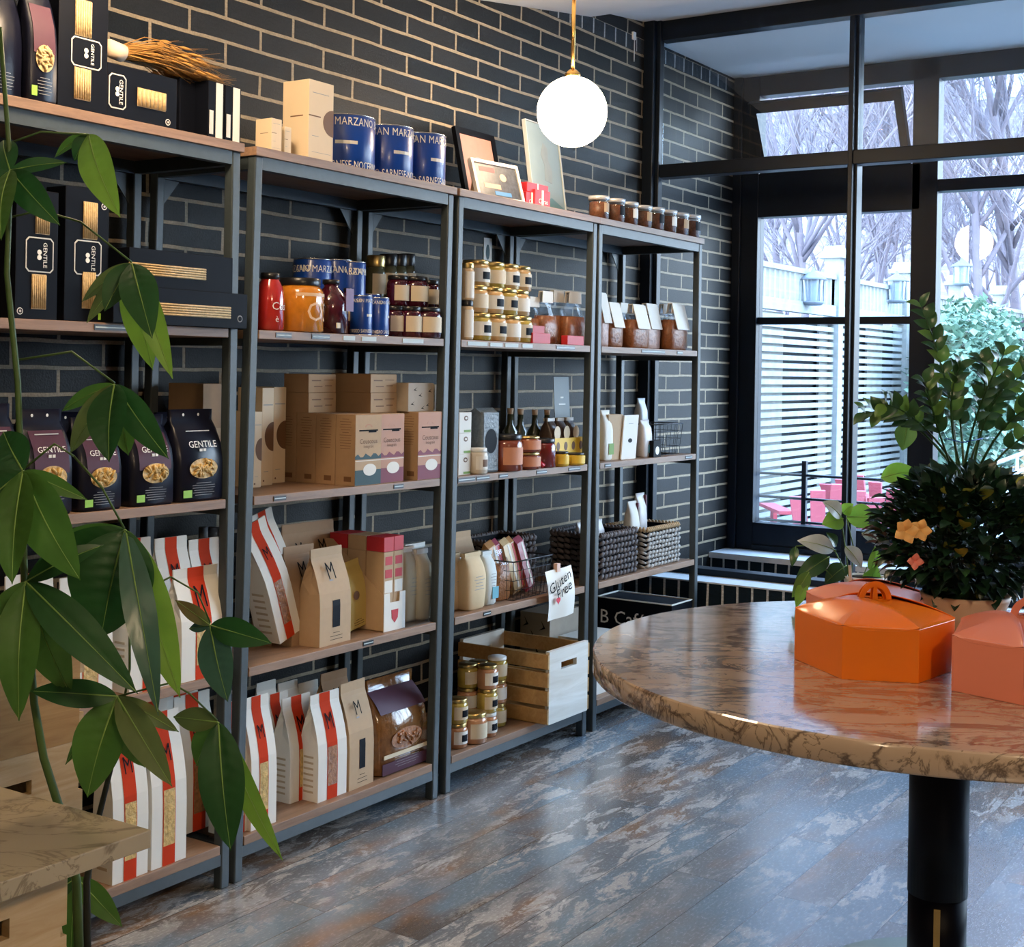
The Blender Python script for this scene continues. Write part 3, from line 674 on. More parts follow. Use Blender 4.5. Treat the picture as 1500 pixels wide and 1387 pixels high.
for z0, z1, lb in ((0, zm/2, 'pine crate on the floor at the base of the rear stack behind the potted tree'), (zm/2, zm, 'pine crate in the middle of the rear stack behind the potted tree'), (zm, zt, 'honey coloured crate topping the rear stack behind the potted tree')):
    crate(lb, xr, -.95, z0, h=z1-z0-.0005, w=.32, endmat=PINEH if z0 == zm else PINE, d=.44)

# ================================================================== PLANTS ON THE TABLE
DKL = leafmat('dark glossy bush leaf', (.010, .035, .018), .08, .35, .5, 30); ZZL = leafmat('zz leaf', (.035, .10, .035), .12, .3); ZZ2 = leafmat('zz light leaf', (.12, .24, .05), .3, .35)
LIME = leafmat('lime translucent leaf', (.22, .46, .06), .45, .4); WHT = leafmat('white marked leaf', (.50, .58, .56), .2, .3, .25, 30); YEL = leafmat('yellowing leaf', (.28, .27, .04), .3)  # lime leaves are light green and more translucent than the rest
PETAL = M('cream orange petal', (.80, .50, .18), .5, 0, .15, 20); PETP = M('pink petal', (.72, .24, .20), .5, 0, .15, 20)
POTC = M('cream clay pot', (.70, .52, .38), .5, 0, .04)
def pot(t, r0, r1, h, mat):
    m = MB(); m.lathe([(0, 0), (r0, 0), (r0+(r1-r0)*.8, h*.72), (r1, h*.9), (r1+.002, h), (r1-.006, h), (r1-.01, h*.9), (0, h*.9)], mat, 48); m.build('pot', t)
    m = MB(); m.lathe([(0, h*.88), (r1-.010, h*.88), (r1-.010, h*.90+.004), (0, h*.90+.008)], M('potting soil'), 24); m.build('soil', t)
pb = onz(1413, 935, TZ); dP = depth(pb)
t = thing('potted_bush', 'dense dark green leafy plant with cream orange flower in cream pot on the round table', 'plant', tuple(pb))
pot(t, .065, .61*122/FPX*dP*.84, .11, POTC)
r = random.Random(5); m = MB(); tw = MB(); cz = .27
for i in range(1500):
    while True:
        p = Vector((r.uniform(-1, 1), r.uniform(-1, 1), r.uniform(-1, 1)))
        if .25 < p.length < 1: break
    p = Vector((p.x*.215, p.y*.215, p.z*.15+cz-.015)); d = Vector((p.x*1.2, p.y*1.2, (p.z-cz)*.9+.05)).normalized()
    d = (d+Vector((r.uniform(-.6, .6), r.uniform(-.6, .6), r.uniform(-.5, .5)))).normalized(); L = r.uniform(.035, .055)
    leaf(m, p, p+d*L, L*.68, Vector((r.uniform(-.4, .4), r.uniform(-.4, .4), 1)), DKL if r.random() < .93 else (YEL if r.random() < .3 else ZZL), .12, .3, 0, 0, 4, 1)
for i in range(26):
    a = r.uniform(0, 6.28); q = r.uniform(.05, .19); tw.tube([(0, 0, .09), (math.cos(a)*q*.5, math.sin(a)*q*.5, .16), (math.cos(a)*q, math.sin(a)*q, r.uniform(.2, .36))], .0022, STEMD, 5)
m.build('foliage', t); tw.build('stem', t)
def blossom(t, c, rad, mat, n=5, seed=1):
    rr = random.Random(seed); m = MB()
    for i in range(n):
        a = i*2*PI/n+rr.uniform(-.2, .2); d = RT*math.cos(a)+UP*math.sin(a)-FW*.35
        leaf(m, c, c+d*rad, rad*.95, -FW+UP*.2, mat, .15, -.3, 0, 0, 6, 2)
    return m.build('flower', t)
o0 = Vector(pb)
blossom(t, at(1326, 778, dP-.19)-o0, .030, PETAL, 5, 2); blossom(t, at(1347, 776, dP-.18)-o0, .027, PETAL, 5, 3); blossom(t, at(1340, 822, dP-.18)-o0, .020, PETP, 4, 4)
# zz plant behind
zb = onz(1408, 905, TZ); dz = depth(zb)
t = thing('zz_plant', 'tall plant of arching stems with paired oval leaves rising behind the dark bush', 'plant', tuple(zb)); z0 = Vector(zb)
pot(t, .07, .09, .13, M('dark plastic pot', (.03, .03, .03), .5))
ZS_ = [((1400, 690), (1330, 590), (1268, 605), 8), ((1405, 690), (1345, 600), (1296, 592), 7), ((1402, 680), (1395, 560), (1350, 450), 9), ((1418, 690), (1440, 600), (1500, 545), 8), ((1412, 690), (1425, 600), (1470, 520), 7),
       ((1430, 695), (1470, 600), (1530, 590), 6), ((1408, 690), (1380, 590), (1405, 540), 7), ((1425, 690), (1450, 560), (1440, 530), 6), ((1395, 690), (1370, 620), (1355, 560), 7), ((1440, 700), (1480, 640), (1540, 620), 5), ((1412, 690), (1408, 600), (1395, 555), 5), ((1425, 690), (1436, 610), (1470, 570), 6)]
sm = MB(); lm = MB(); r = random.Random(9)
for k, (a, b, c, n) in enumerate(ZS_):
    dd = r.uniform(-.10, .10); A = at(a[0], a[1], dz+dd*.3)-z0; B = at(b[0], b[1], dz+dd)-z0; Cc = at(c[0], c[1], dz+dd*1.6)-z0
    base = Vector((A.x*.5, A.y*.5, .12)); pts = [base, A]+[(A*(1-q)**2+B*2*q*(1-q)+Cc*q*q) for q in [i/10 for i in range(1, 11)]]
    sm.tube(pts, [.0042*(1-.7*i/len(pts)) for i in range(len(pts))], ZZL, 6)
    for i in range(n):
        q = .42+.58*i/(n-1); p = A*(1-q)**2+B*2*q*(1-q)+Cc*q*q; tan = ((B-A)*(1-q)+(Cc-B)*q).normalized()
        for s_ in (-1, 1):
            sd = tan.cross(-FW).normalized()*s_; d = (sd*.8+tan*.7+Vector((r.uniform(-.3, .3), r.uniform(-.3, .3), r.uniform(-.1, .3)))).normalized(); L = .052*(1-.35*abs(q-.7))
            leaf(lm, p, p+d*L, L*.66, -FW*.6+Vector((0, 0, .8))+RT*r.uniform(-.5, .5), ZZL if r.random() < .75 else ZZ2, .1, .2, 0, 0, 6, 2)
sm.build('stem', t); lm.build('foliage', t)
m = MB(); m.tube([at(1385, 642, dz-.05)-z0, at(1410, 648, dz-.08)-z0, at(1440, 642, dz-.04)-z0], .0015, M('blue tie', (.01, .08, .5), .5)); m.build('tie', t)
# pale marked leafy plant at left of the bush
ab = onz(1235, 915, TZ); ab = Vector((ab.x+.34, ab.y+.06, TZ)); da = depth(ab)
t = thing('potted_climber', 'small plant with lime and white streaked leaves behind the orange cake box', 'plant', tuple(ab)); a0 = Vector(ab)
pot(t, .045, .058, .08, M('white pot', (.8, .8, .78), .4))
m = MB(); sm = MB()
for (bx, by, tx, ty, w, mt, dd) in ((1232, 757, 1205, 735, 28, WHT, -.02), (1235, 760, 1204, 768, 32, LIME, .0), (1240, 757, 1288, 762, 40, LIME, .02), (1235, 752, 1250, 738, 20, LIME, .02), (1222, 805, 1168, 792, 30, WHT, -.03),
        (1166, 800, 1160, 830, 14, ZZL, .02), (1238, 800, 1262, 832, 26, WHT, -.02), (1215, 815, 1165, 850, 30, ZZL, 0), (1185, 838, 1160, 875, 22, ZZ2, -.04), (1180, 850, 1166, 890, 18, LIME, -.05), (1240, 828, 1208, 855, 30, ZZL, .02),
        (1275, 835, 1282, 800, 22, LIME, .02), (1265, 860, 1285, 828, 30, LIME, .02), (1290, 700, 1345, 690, 34, LIME, .10), (1335, 690, 1300, 702, 34, LIME, .12), (1262, 780, 1290, 800, 18, WHT, .04), (1225, 800, 1210, 780, 18, ZZL, .02), (1330, 620, 1322, 660, 34, ZZ2, .14), (1210, 865, 1190, 880, 16, ZZ2, -.05)):
    leaf(m, at(bx, by, da+dd)-a0, at(tx, ty, da+dd-.02)-a0, w/FPX*da, -FW+Vector((0, 0, .5))+RT*R.uniform(-.4, .4), mt, .10, .25, .0, 0, 10, 3, 1.0, RIB)
for pts in ([(1245, 880), (1242, 830), (1238, 800), (1232, 757)], [(1245, 880), (1250, 800), (1240, 757)], [(1243, 880), (1235, 830), (1222, 805)], [(1243, 870), (1210, 835), (1185, 838)], [(1245, 880), (1262, 850), (1270, 830)], [(1225, 806), (1195, 798), (1166, 800)]):
    sm.tube([at(x, y, da)-a0 for x, y in pts], .0018, ZZ2, 5)
sm.tube([at(1247, 885, da-.04)-a0, at(1245, 828, da-.04)-a0], .0045, M('cream stake', (.75, .62, .52), .6))
m.build('foliage', t); sm.build('stem', t)

# ================================================================== PRODUCTS
def C(name, col=None, rough=.6, **k): return M(name, col, rough, **k)
BLKC = C('matte black carton', (.003, .004, .008), .55, spec=.12); NAVY = C('midnight blue bag film', (.005, .006, .016), .3, spec=.35, bump=.1, scale=25)
PLUM = C('plum print', (.075, .028, .048), .5, spec=.25); CREAM = C('cream carton', (.72, .58, .40), .65, var=.03); CREAM2 = C('white paper', (.80, .76, .68), .65, var=.03, scale=6)
KRAFT = C('kraft board', (.36, .225, .125), .75, var=.08, scale=60); KRAFTL = C('light kraft', (.50, .34, .20), .75, var=.06, scale=60); REDP = C('vermilion print', (.56, .045, .012), .8, var=.05, spec=.15)
INK = C('black ink', (.006, .006, .007), .7, var=0, spec=.1); BROWNI = C('brown ink', (.15, .07, .03), .6, var=0); GREYI = C('grey ink', (.30, .30, .30), .6, var=0); SILV = C('silver print', (.62, .60, .55), .35, var=.05); WHITEI = C('white ink', (.85, .83, .78), .5, var=0)
PASTA = C('pasta pieces', (.62, .38, .13), .45, var=.75, scale=95, bump=.8); PASTD = C('brown pasta pieces', (.30, .12, .04), .35, var=.8, scale=90, bump=.8); PASTL = C('pale pasta pieces', (.50, .36, .18), .5, var=.4, scale=110, bump=.6)
BLUE = C('royal blue can', (.005, .045, .27), .30, coat=.15, var=.03); TIN = C('bright tin', (.70, .70, .68), .25, metal=1, var=.03); GREENL = C('organic green label', (.28, .55, .06), .5, var=0)
AMBER = C('orange preserve', (.62, .22, .02), .12, coat=.8, var=.35, scale=40); REDS = C('tomato red', (.42, .022, .018), .14, coat=.8, var=.25, scale=40); JAM = C('dark berry jam', (.055, .006, .016), .12, coat=.8, var=.4, scale=50); TAUPE = C('olive tan paste', (.30, .17, .07), .15, coat=.7, var=.5, scale=60)
GOLD = C('gold lid', (.55, .40, .16), .3, metal=1, var=.05); BLKL = C('black lid', (.012, .012, .014), .3); LABEL = C('cream label', (.70, .58, .40), .6, var=.05); TEAL = C('teal print', (.010, .045, .05), .6, var=.03); MAG = C('magenta print', (.19, .022, .045), .6, var=.03); PKR = C('pink kraft print', (.50, .25, .15), .6, var=.04)
WICKD = C('dark wicker', (.10, .085, .085), .7, var=.4, scale=60); WICKL = C('grey white wicker', (.42, .40, .37), .7, var=.35, scale=60); WIRE = C('black wire', (.015, .016, .02), .4); YELL = C('yellow card', (.80, .50, .04), .5, var=.05); YELD = C('mustard bag', (.50, .36, .10), .6, var=.08); GREYC = C('grey card', (.24, .27, .28), .6, var=.04); CLAYP = C('clay tin foil', (.12, .14, .15), .35, var=.4, scale=90, bump=.6)
def lean(u, z): return UN[u][2]*z
def slot(u, sh, l, r, top, yf, d):
    """front face of a box between two sight columns standing on a shelf: centre x, centre y, width, height"""
    z = ZS[sh]; x0 = X_at(l, yf, z+.08); x1 = X_at(r, yf, z+.08); h = z_at(top, (x0+x1)/2, yf)-z
    return (x0+x1)/2, yf+d/2, x1-x0, h, z
def lines(m, x0, x1, y, z0, z1, n, mat, seed=0, fill=.8, th=.0012, face='F', xl=0):
    r = random.Random(seed)
    for i in range(n):
        z = z0+(z1-z0)*i/max(1, n-1); w = (x1-x0)*r.uniform(.5, 1)*fill; c = (x0+x1)/2
        if face == 'F': m.box(c-w/2, c+w/2, y-.0004, y, z, z+th, mat)
        else: m.box(xl-.0004, xl, c-w/2, c+w/2, z, z+th, mat)
def disc(m, x, z, y, rx, rz, mat, n=24, a0=0, a1=2*PI, th=.0006):
    pts = [(x+rx*math.cos(a0+(a1-a0)*i/n), z+rz*math.sin(a0+(a1-a0)*i/n)) for i in range(n if abs(a1-a0) > 6.2 else n+1)]
    m.prism(pts, y-th, y, mat)
def carton(w, d, h, mat, label, cat='box', loc=(0, 0, 0), rz=0, group=None, name='carton', bev=.0015):
    t = thing(name, label, cat, loc, rz, group); m = MB(); m.box(-w/2, w/2, -d/2, d/2, 0, h, mat); bevel(m.build('body', t), bev)
    return t
def part(t, name, fn):
    m = MB(); fn(m); return m.build(name, t)
G_T1 = 'black pasta packages on top of the nearest shelving unit'

# ---- unit 1, top board
def badge(m, x, z, y, w, h, txt='GENTILE', rot=-PI/2):
    m.prism([(x-w/2+.008, z-h/2), (x+w/2-.008, z-h/2), (x+w/2, z-h/2+.008), (x+w/2, z+h/2-.008), (x+w/2-.008, z+h/2), (x-w/2+.008, z+h/2), (x-w/2, z+h/2-.008), (x-w/2, z-h/2+.008)], y-.0010, y-.0002, SILV)
    m.prism([(x-w/2+.010, z-h/2+.003), (x+w/2-.010, z-h/2+.003), (x+w/2-.003, z-h/2+.010), (x+w/2-.003, z+h/2-.010), (x+w/2-.010, z+h/2-.003), (x-w/2+.010, z+h/2-.003), (x-w/2+.003, z+h/2-.010), (x-w/2+.003, z-h/2+.010)], y-.0016, y-.0010, BLKC)
    text(m, txt, h*.19 if rot else w*.19, WHITEI, x+(.18*w if rot else 0), y-.0020, z+(0 if rot else .1*h), rot=rot)
    disc(m, x-.02*w, z+.006, y-.0016, .006, .006, WHITEI, 12); disc(m, x-.02*w, z-.006, y-.0016, .006, .006, WHITEI, 12)
def spag_box(l, r, top, u, sh, yf, d, label, wins, bz, seal=None, green=False, group=None, rz=0):
    xc, yc, w, h, z = slot(u, sh, l, r, top, yf, d); t = carton(w, d, h, BLKC, label, 'box', (xc, yc, z), rz, group, 'pasta_box'); y = -d/2
    for a, b, c, e in wins:
        def f(m, a=a, b=b, c=c, e=e):
            m.box(a*w, b*w, y-.0015, y-.0003, c*h, e*h, PASTL)
            k = 7
            for i in range(k): xx = (a+(b-a)*(i+.5)/k)*w; m.tube([(xx, y-.002, c*h+.002), (xx, y-.002, e*h-.002)], abs(b-a)*w/k*.45, PASTL, 6)
        part(t, 'window', f)
    if bz: part(t, 'badge', lambda m: badge(m, bz[0]*w, bz[1]*h, y, bz[2]*w, bz[3]*h))
    if seal: part(t, 'seal', lambda m: (disc(m, seal[0]*w, seal[1]*h, y, .008, .008, WHITEI, 20), disc(m, seal[0]*w, seal[1]*h, y-.0006, .006, .006, BLKC, 20), disc(m, seal[0]*w, seal[1]*h, y-.0012, .003, .003, SILV, 12)))
    if green: part(t, 'green_label', lambda m: m.box(.28*w, .42*w, y-.001, y, .02*h, .07*h, GREENL))
    return t
def film_bag(w, d, h, body, label, loc, group, front=None, oval=None, txt='GENTILE', green=True, name='pasta_bag', rz=0, seams=True, dots=True):
    """stand-up film bag: full block below, pinched to a crimped top with a turned header"""
    t = thing(name, label, 'bag', loc, rz, group); m = MB(); secs = []
    for q, sw, sd_ in ((0, .94, .92), (.03, 1, 1), (.45, 1.0, 1.0), (.62, 1.0, .86), (.80, .95, .40), (.88, .92, .07), (1, .94, .05)):
        a, b, z = w/2*sw, d/2*sd_, h*q; k = .22*(q > .5)*(1-sd_)
        secs.append([(-a*.86, -b, z), (0, -b*1.04, z), (a*.86, -b, z), (a, -b*.75, z), (a*(1-k), 0, z), (a, b*.75, z), (a*.86, b, z), (-a*.86, b, z), (-a, b*.75, z), (-a*(1-k), 0, z), (-a, -b*.75, z)])
    m.loft(secs, body, True, True); m.build('body', t)
    def yf(z):
        q = z/h; ks = [(0, .92), (.03, 1), (.45, 1.0), (.62, .86), (.80, .40), (.88, .07), (1, .05)]
        for (a, va), (b, vb) in zip(ks, ks[1:]):
            if a <= q <= b: return -d/2*(va+(vb-va)*(q-a)/(b-a))*1.05-.0012
        return -d/2
    if front:
        def f(m):
            rows = [[(x*w, yf(z*h), z*h) for x in (-.36, -.12, .12, .36)] for z in (.40, .48, .56, .64, .72, .80)]; m.loft(rows, front, False, True, None, False)
        part(t, 'front_print', f)
    if oval:
        def f(m):
            n = 28; cz, rx, rz_ = .36*h, .30*w, .11*h
            vs = [(0, yf(cz)-.0015, cz)]+[(rx*math.cos(2*PI*i/n), yf(max(.01, cz+rz_*math.sin(2*PI*i/n)))-.001, cz+rz_*math.sin(2*PI*i/n)) for i in range(n)]
            m.add(vs, [(0, 1+i, 1+(i+1) % n) for i in range(n)], oval)
            rr = random.Random(int(w*1e5))
            for i in range(22):
                a = rr.uniform(0, 6.28); q = rr.uniform(0, .8)**.5*.85; x, z = rx*q*math.cos(a), cz+rz_*q*math.sin(a); b = rr.uniform(0, 3.1); L = .009
                m.tube([(x-L*math.cos(b), yf(z)-.002, z-L*math.sin(b)), (x, yf(z)-.004, z), (x+L*math.cos(b), yf(z)-.002, z+L*math.sin(b))], .0034, oval, 5)
        part(t, 'window', f)
    def f(m):
        if txt:
            y = yf(.62*h)-.0012; text(m, txt, w*.155, WHITEI, 0, y-.002, .62*h, tilt=.35); m.box(-.07*w, -.01*w, yf(.55*h)-.0015, yf(.55*h)-.0005, .545*h, .575*h, WHITEI); m.box(.01*w, .07*w, yf(.55*h)-.0015, yf(.55*h)-.0005, .545*h, .575*h, WHITEI)
            m.box(-.25*w, .25*w, yf(.76*h)-.002, yf(.76*h)-.001, .76*h, .77*h, SILV)
        lines(m, -.36*w, .38*w, yf(.1*h)-.0004, .07*h, .20*h, 6, GREYI, 3, .8, .001)
    part(t, 'lettering', f)
    if green: part(t, 'green_label', lambda m: m.box(-.42*w, -.24*w, yf(.1*h)-.001, yf(.1*h), .05*h, .13*h, GREENL))
    if dots: part(t, 'bag_clip', lambda m: (disc(m, -.16*w, .94*h, -d*.03, .0035, .004, WHITEI, 10), disc(m, .16*w, .94*h, -d*.03, .0035, .004, WHITEI, 10)))
    return t
xc, yc, w, h, z = slot(1, 'T', -30, 36, -40, -.40, .08)
film_bag(w, .08, h, NAVY, 'black pasta bag with gold window strip at the far left of the top board', (xc, yc, z), G_T1, None, None, None, False)
xc, yc, w, h, z = slot(1, 'T', 42, 86, -30, -.42, .07)
film_bag(w, .07, h, NAVY, 'dark plum pasta bag showing shells, beside the tall black box on the top board', (xc, yc, z), G_T1, PLUM, PASTL, None, True)
spag_box(85, 157, -14, 1, 'T', -.41, .08, 'tall black pasta box with upright white lettering on the top board', [(-.18, .15, .0+.10, .36), (-.18, .15, .62, .92)], (.06, .49, .62, .24), None)
spag_box(157, 259, 104, 1, 'T', -.40, .10, 'low black pasta box with clear window, under the dried wheat', [(-.08, .33, .34, .68)], (-.36, .52, .24, .62), (.37, .16))
xc, yc, w, h, z = slot(1, 'T', 263, 305, 118, -.35, .10); carton(w, .10, h, BLKC, 'small plain black box between the low pasta box and the foil bags', 'box', (xc, yc, z), 0, G_T1, 'pasta_box')
for (l, r, tp, lb) in ((305, 328, 120, 'left of two slim black boxes with cream sides beside the wheat tips'), (330, 353, 127, 'right of two slim black boxes with cream sides, nearest the end of the board')):
    xc, yc, w, h, z = slot(1, 'T', l, r, tp, -.40, .09); t = carton(w, .09, h, BLKC, lb, 'box', (xc, yc, z), 0, G_T1, 'pasta_box')
    part(t, 'side_strip', lambda m: m.box(-.02*w, .40*w, -.0462, -.045, .0, h*.985, CREAM2)); part(t, 'window', lambda m: m.box(-.42*w, -.18*w, -.0462, -.045, .1*h, .5*h, SILV))
# dried wheat bundle lying on the low box
wx = X_at(180, -.36, 2.17); zt_ = z_at(100, wx, -.36)
t = thing('wheat_bundle', 'bundle of dried golden wheat lying on the black pasta boxes', 'dried wheat', (wx, -.345, z_at(102, X_at(210, -.35, 2.1), -.35)+.006))
m = MB(); m.tube([(-.035, 0, .028), (.012, 0, .022)], .022, C('cream wrap', (.72, .55, .40), .7), 16); m.build('wrap', t)
m = MB(); e = MB(); r = random.Random(3); STR = C('golden straw', (.36, .18, .04), .7, var=.3)
for i in range(150):
    a, b = r.uniform(0, 6.28), r.uniform(0, 1)**.5; y0, z0_ = math.cos(a)*.017*b, math.sin(a)*.017*b+.024; L = r.uniform(.17, .30); sy, sz = r.uniform(-.05, .05), r.uniform(-.01, .075)
    mid_ = (L*.5, y0*1.6+sy*.4, z0_+sz*.6); tip = (L, y0*2+sy, max(.004, z0_+sz-.03*(L/.2)**2)); m.tube([(0, y0, z0_), mid_, tip], .0011, STR, 4)
    T_ = Vector(tip)-Vector(mid_); T_.normalize(); p = Vector(tip)-T_*.035
    e.tube([p, p+T_*.012, p+T_*.028, p+T_*.04], [.001, .0038, .0034, .0006], STR, 5)
    for k in range(3): e.tube([p+T_*.02, p+T_*.08+Vector((r.uniform(-.01, .01), r.uniform(-.02, .02), r.uniform(-.012, .02)))], .00035, STR, 3)
m.build('straw', t); e.build('ears', t)

# ---- unit 1, board A
G_A1 = 'black spaghetti boxes on the upper board of the nearest unit'
spag_box(22, 84, 278, 1, 'A', -.41, .07, 'upright black spaghetti box with badge, leftmost on the upper board', [(-.12, .22, .08, .35), (-.05, .28, .66, .93)], (.06, .50, .66, .27), (-.38, .06), False, G_A1)
spag_box(94, 158, 276, 1, 'A', -.41, .07, 'upright black spaghetti box with badge, right beside the first one', [(-.10, .20, .10, .38), (-.10, .22, .62, .90)], (.02, .48, .62, .26), (.38, .88), True, G_A1)
for (l, r, tp, zb_, yf_, lb, a, b) in ((166, 362, 424, 0, -.455, 'long black pasta box lying flat with a strip of spaghetti showing, the lower of two', .05, .86), (188, 340, 370, 1, -.44, 'long black pasta box lying flat on top of another, the upper of two', .0, .72)):
    x0 = X_at(l, yf_, 1.52); x1 = X_at(r, yf_, 1.52); zz = ZS['A'] if not zb_ else zlow; h = z_at(tp, (x0+x1)/2, yf_)-zz; w = x1-x0
    t = carton(w, .20, h, BLKC, lb, 'box', ((x0+x1)/2, yf_+.10, zz), 0, 'long black boxes lying flat on the upper board', 'pasta_box')
    if not zb_: zlow = zz+h; part(t, 'knob', lambda m: (disc(m, .44*w, .28*h, -.1, .009, .009, GREYI, 20), disc(m, .44*w, .28*h, -.1006, .0065, .0065, BLKC, 20)))
    def f(m):
        z0, z1 = (.26, .60) if not zb_ else (.30, .62)
        for k in range(5): zz_ = (z0+(z1-z0)*(k+.5)/5)*h; m.tube([((a-.5)*w, -.101, zz_), ((b-.5)*w, -.101, zz_)], (z1-z0)*h/10, PASTL, 6)
    part(t, 'window', f)

# ---- unit 1, board B: black pasta bags
G_B1 = 'black pasta bags on the middle board of the nearest unit'
for i, (l, r, tp, lb) in enumerate(((262, 330, 600, 'all-black pasta bag nearest the post, with oval macaroni window'), (194, 258, 608, 'plum printed pasta bag, second from the right in its row, with bowl of pasta window'), (118, 182, 612, 'plum printed pasta bag, third from the right, partly behind a drooping leaf'),
        (40, 110, 600, 'plum printed pasta bag, fourth from the right, behind the plant'), (-35, 34, 592, 'plum printed pasta bag cut by the left edge of the picture'))):
    xc, yc, w, h, z = slot(1, 'B', l, r, tp, -.42, .10); film_bag(w, .10, h, NAVY, lb, (xc, yc, z), G_B1, PLUM if i else None, PASTA)
for i, (l, r, lb) in enumerate(((240, 300, 'plain back of a black pasta bag in the second row, behind the rightmost two'), (170, 226, 'black pasta bag in the second row, seen between the third and second front bags'), (90, 150, 'black pasta bag in the second row behind the fourth front bag'))):
    xc, yc, w, h, z = slot(1, 'B', l, r, 604, -.27, .09); film_bag(w, .09, h, NAVY, lb, (xc, yc, z), G_B1, None, None, None, True)
xc, yc, w, h, z = slot(1, 'B', 296, 331, 562, -.20, .14); t = carton(w, .14, h, KRAFT, 'tall kraft carton standing behind the black pasta bags', 'box', (xc, yc, z))
part(t, 'tape', lambda m: m.box(-w/2, w/2, -.0705, -.07, h*.45, h*.58, KRAFTL))

# ---- paper bags with M
def paper_bag(w, d, h, body, label, loc, group, stripe=None, win=None, rz=0, rot=None, M_=True, name='flour_bag', side=None):
    t = thing(name, label, 'bag', loc, rz, group)
    if rot: t.rotation_euler = rot
    K = [(0, 1), (.40, 1), (.54, .93), (.66, .72), (.78, .42), (.87, .14), (.91, .06), (1, .045)]
    def dy(q):
        for (a, va), (b, vb) in zip(K, K[1:]):
            if a <= q <= b: return va+(vb-va)*(q-a)/(b-a)
        return .05
    m = MB(); secs = []
    for q, v in K:
        a, b, z = w/2, d/2*v, h*q; k = .30*(1-v)
        secs.append([(-a, -b, z), (a, -b, z), (a*(1-k), 0, z), (a, b, z), (-a, b, z), (-a*(1-k), 0, z)])
    m.loft(secs, body); bevel(m.build('body', t), .001)
    def strip(m, x0, x1, q0, q1, mat, off):
        qs = sorted(set([q0, q1]+[q for q, _ in K if q0 < q < q1])); m.loft([[(x*w, -d/2*dy(q)-off, q*h) for x in (x0, x1)] for q in qs], mat, False, False, None, False)
    if stripe:
        part(t, 'stripe', lambda m: strip(m, -.19, .17, 0, 1, stripe, .0008)); part(t, 'window', lambda m: strip(m, -.17, .15, .13, .50, win, .0014))
        part(t, 'lettering', lambda m: text(m, 'M', w*.55, INK, -.01*w, -d/2*dy(.73)-.004, h*.73, tilt=math.atan2(d*.5*.5, h*.16), sx=.62))
    else:
        if win: part(t, 'window', lambda m: [strip(m, -.10+.0*i, .14, .18, .46, win, .001) for i in (0,)])
        def f(m):
            if M_: text(m, 'M', w*.50, INK, -.1*w, -d/2*dy(.70)-.006, h*.76, tilt=math.atan2(d*.5*.5, h*.16), sx=.7); strip(m, -.12, .0, .66, .675, GREYI, .001)
            lines(m, -.22*w, .28*w, -d/2-.0004, .05*h, .12*h, 3, INK, 2, .8, .0012)
        part(t, 'lettering', f)
    if side: part(t, 'side_print', lambda m: [m.box(-w/2-.0006, -w/2, -d*.25, d*.25, h*(.08+.055*k), h*(.10+.055*k), side) for k in range(7)])
    return t
SIDEI = C('pale brown side print', (.50, .40, .28), .7, var=.05)
BD = .075
G_C1 = 'white and red paper bags on the fourth board of the nearest unit'
for i, (l, r, tp, yf_, lb) in enumerate(((266, 331, 832, -.42, 'white paper bag with red stripe, front one on the fourth board beside the post'), (190, 250, 838, -.41, 'white paper bag with red stripe behind the biggest drooping leaves'), (100, 165, 845, -.41, 'white paper bag with red stripe behind the plant, left part of the fourth board'), (20, 90, 842, -.41, 'white paper bag with red stripe, farthest left on the fourth board'),
        (288, 332, 790, -.27, 'white paper bag with red stripe, second row, touching the post'), (238, 285, 788, -.27, 'white paper bag with red stripe, second row, seen above the light leaf'), (185, 232, 790, -.27, 'white paper bag with red stripe, second row, hidden mostly by leaves'))):
    xc, yc, w, h, z = slot(1, 'C', l, r, tp, yf_, BD); paper_bag(w, BD, h, CREAM2, lb, (xc, yc, z), G_C1, REDP, PASTA, side=SIDEI)
for i, px in enumerate((297, 311, 325)):
    x = X_at(px, -.09, .8); z = ZS['C']; zt_ = z_at(772, x, -.09); t = thing('bottle', ['dark capped bottle behind the second row of bags, the left of three', 'dark capped bottle behind the second row of bags, the middle of three', 'dark capped bottle behind the second row of bags, closest to the post'][i], 'bottle', (x, -.09, z), 0, 'dark capped bottles behind the red striped bags')
    h = zt_-z; part(t, 'body', lambda m: m.lathe([(0, 0), (.02, 0), (.02, h*.72), (.011, h*.8), (.011, h*.9), (0, h*.9)], C('dark bottle', (.02, .03, .03), .15, coat=.5), 16)); part(t, 'cap', lambda m: m.lathe([(0, h*.88), (.014, h*.88), (.014, h), (0, h)], C('grey cap', (.20, .22, .24), .4), 14))
G_D1 = 'white and red paper bags on the bottom board of the nearest unit'
for i, (l, r, tp, yf_, lb) in enumerate(((222, 273, 1045, -.42, 'white paper bag with red stripe at the front of the bottom board, nearest the post'), (165, 217, 1062, -.42, 'white red striped bag at the front of the bottom board, behind a dark stem'), (266, 318, 1018, -.29, 'white paper bag with red stripe, middle row of the bottom board, touching the hanging leaves'),
        (205, 256, 1030, -.29, 'white paper bag with red stripe, middle row of the bottom board, between two leaves'), (248, 300, 1000, -.16, 'white red striped bag at the very back of the bottom board, nearest unit'))):
    xc, yc, w, h, z = slot(1, 'D', l, r, tp, yf_, BD); paper_bag(w, BD, h, CREAM2, lb, (xc, yc, z), G_D1, REDP, PASTA if i != 2 else PASTD, side=SIDEI)

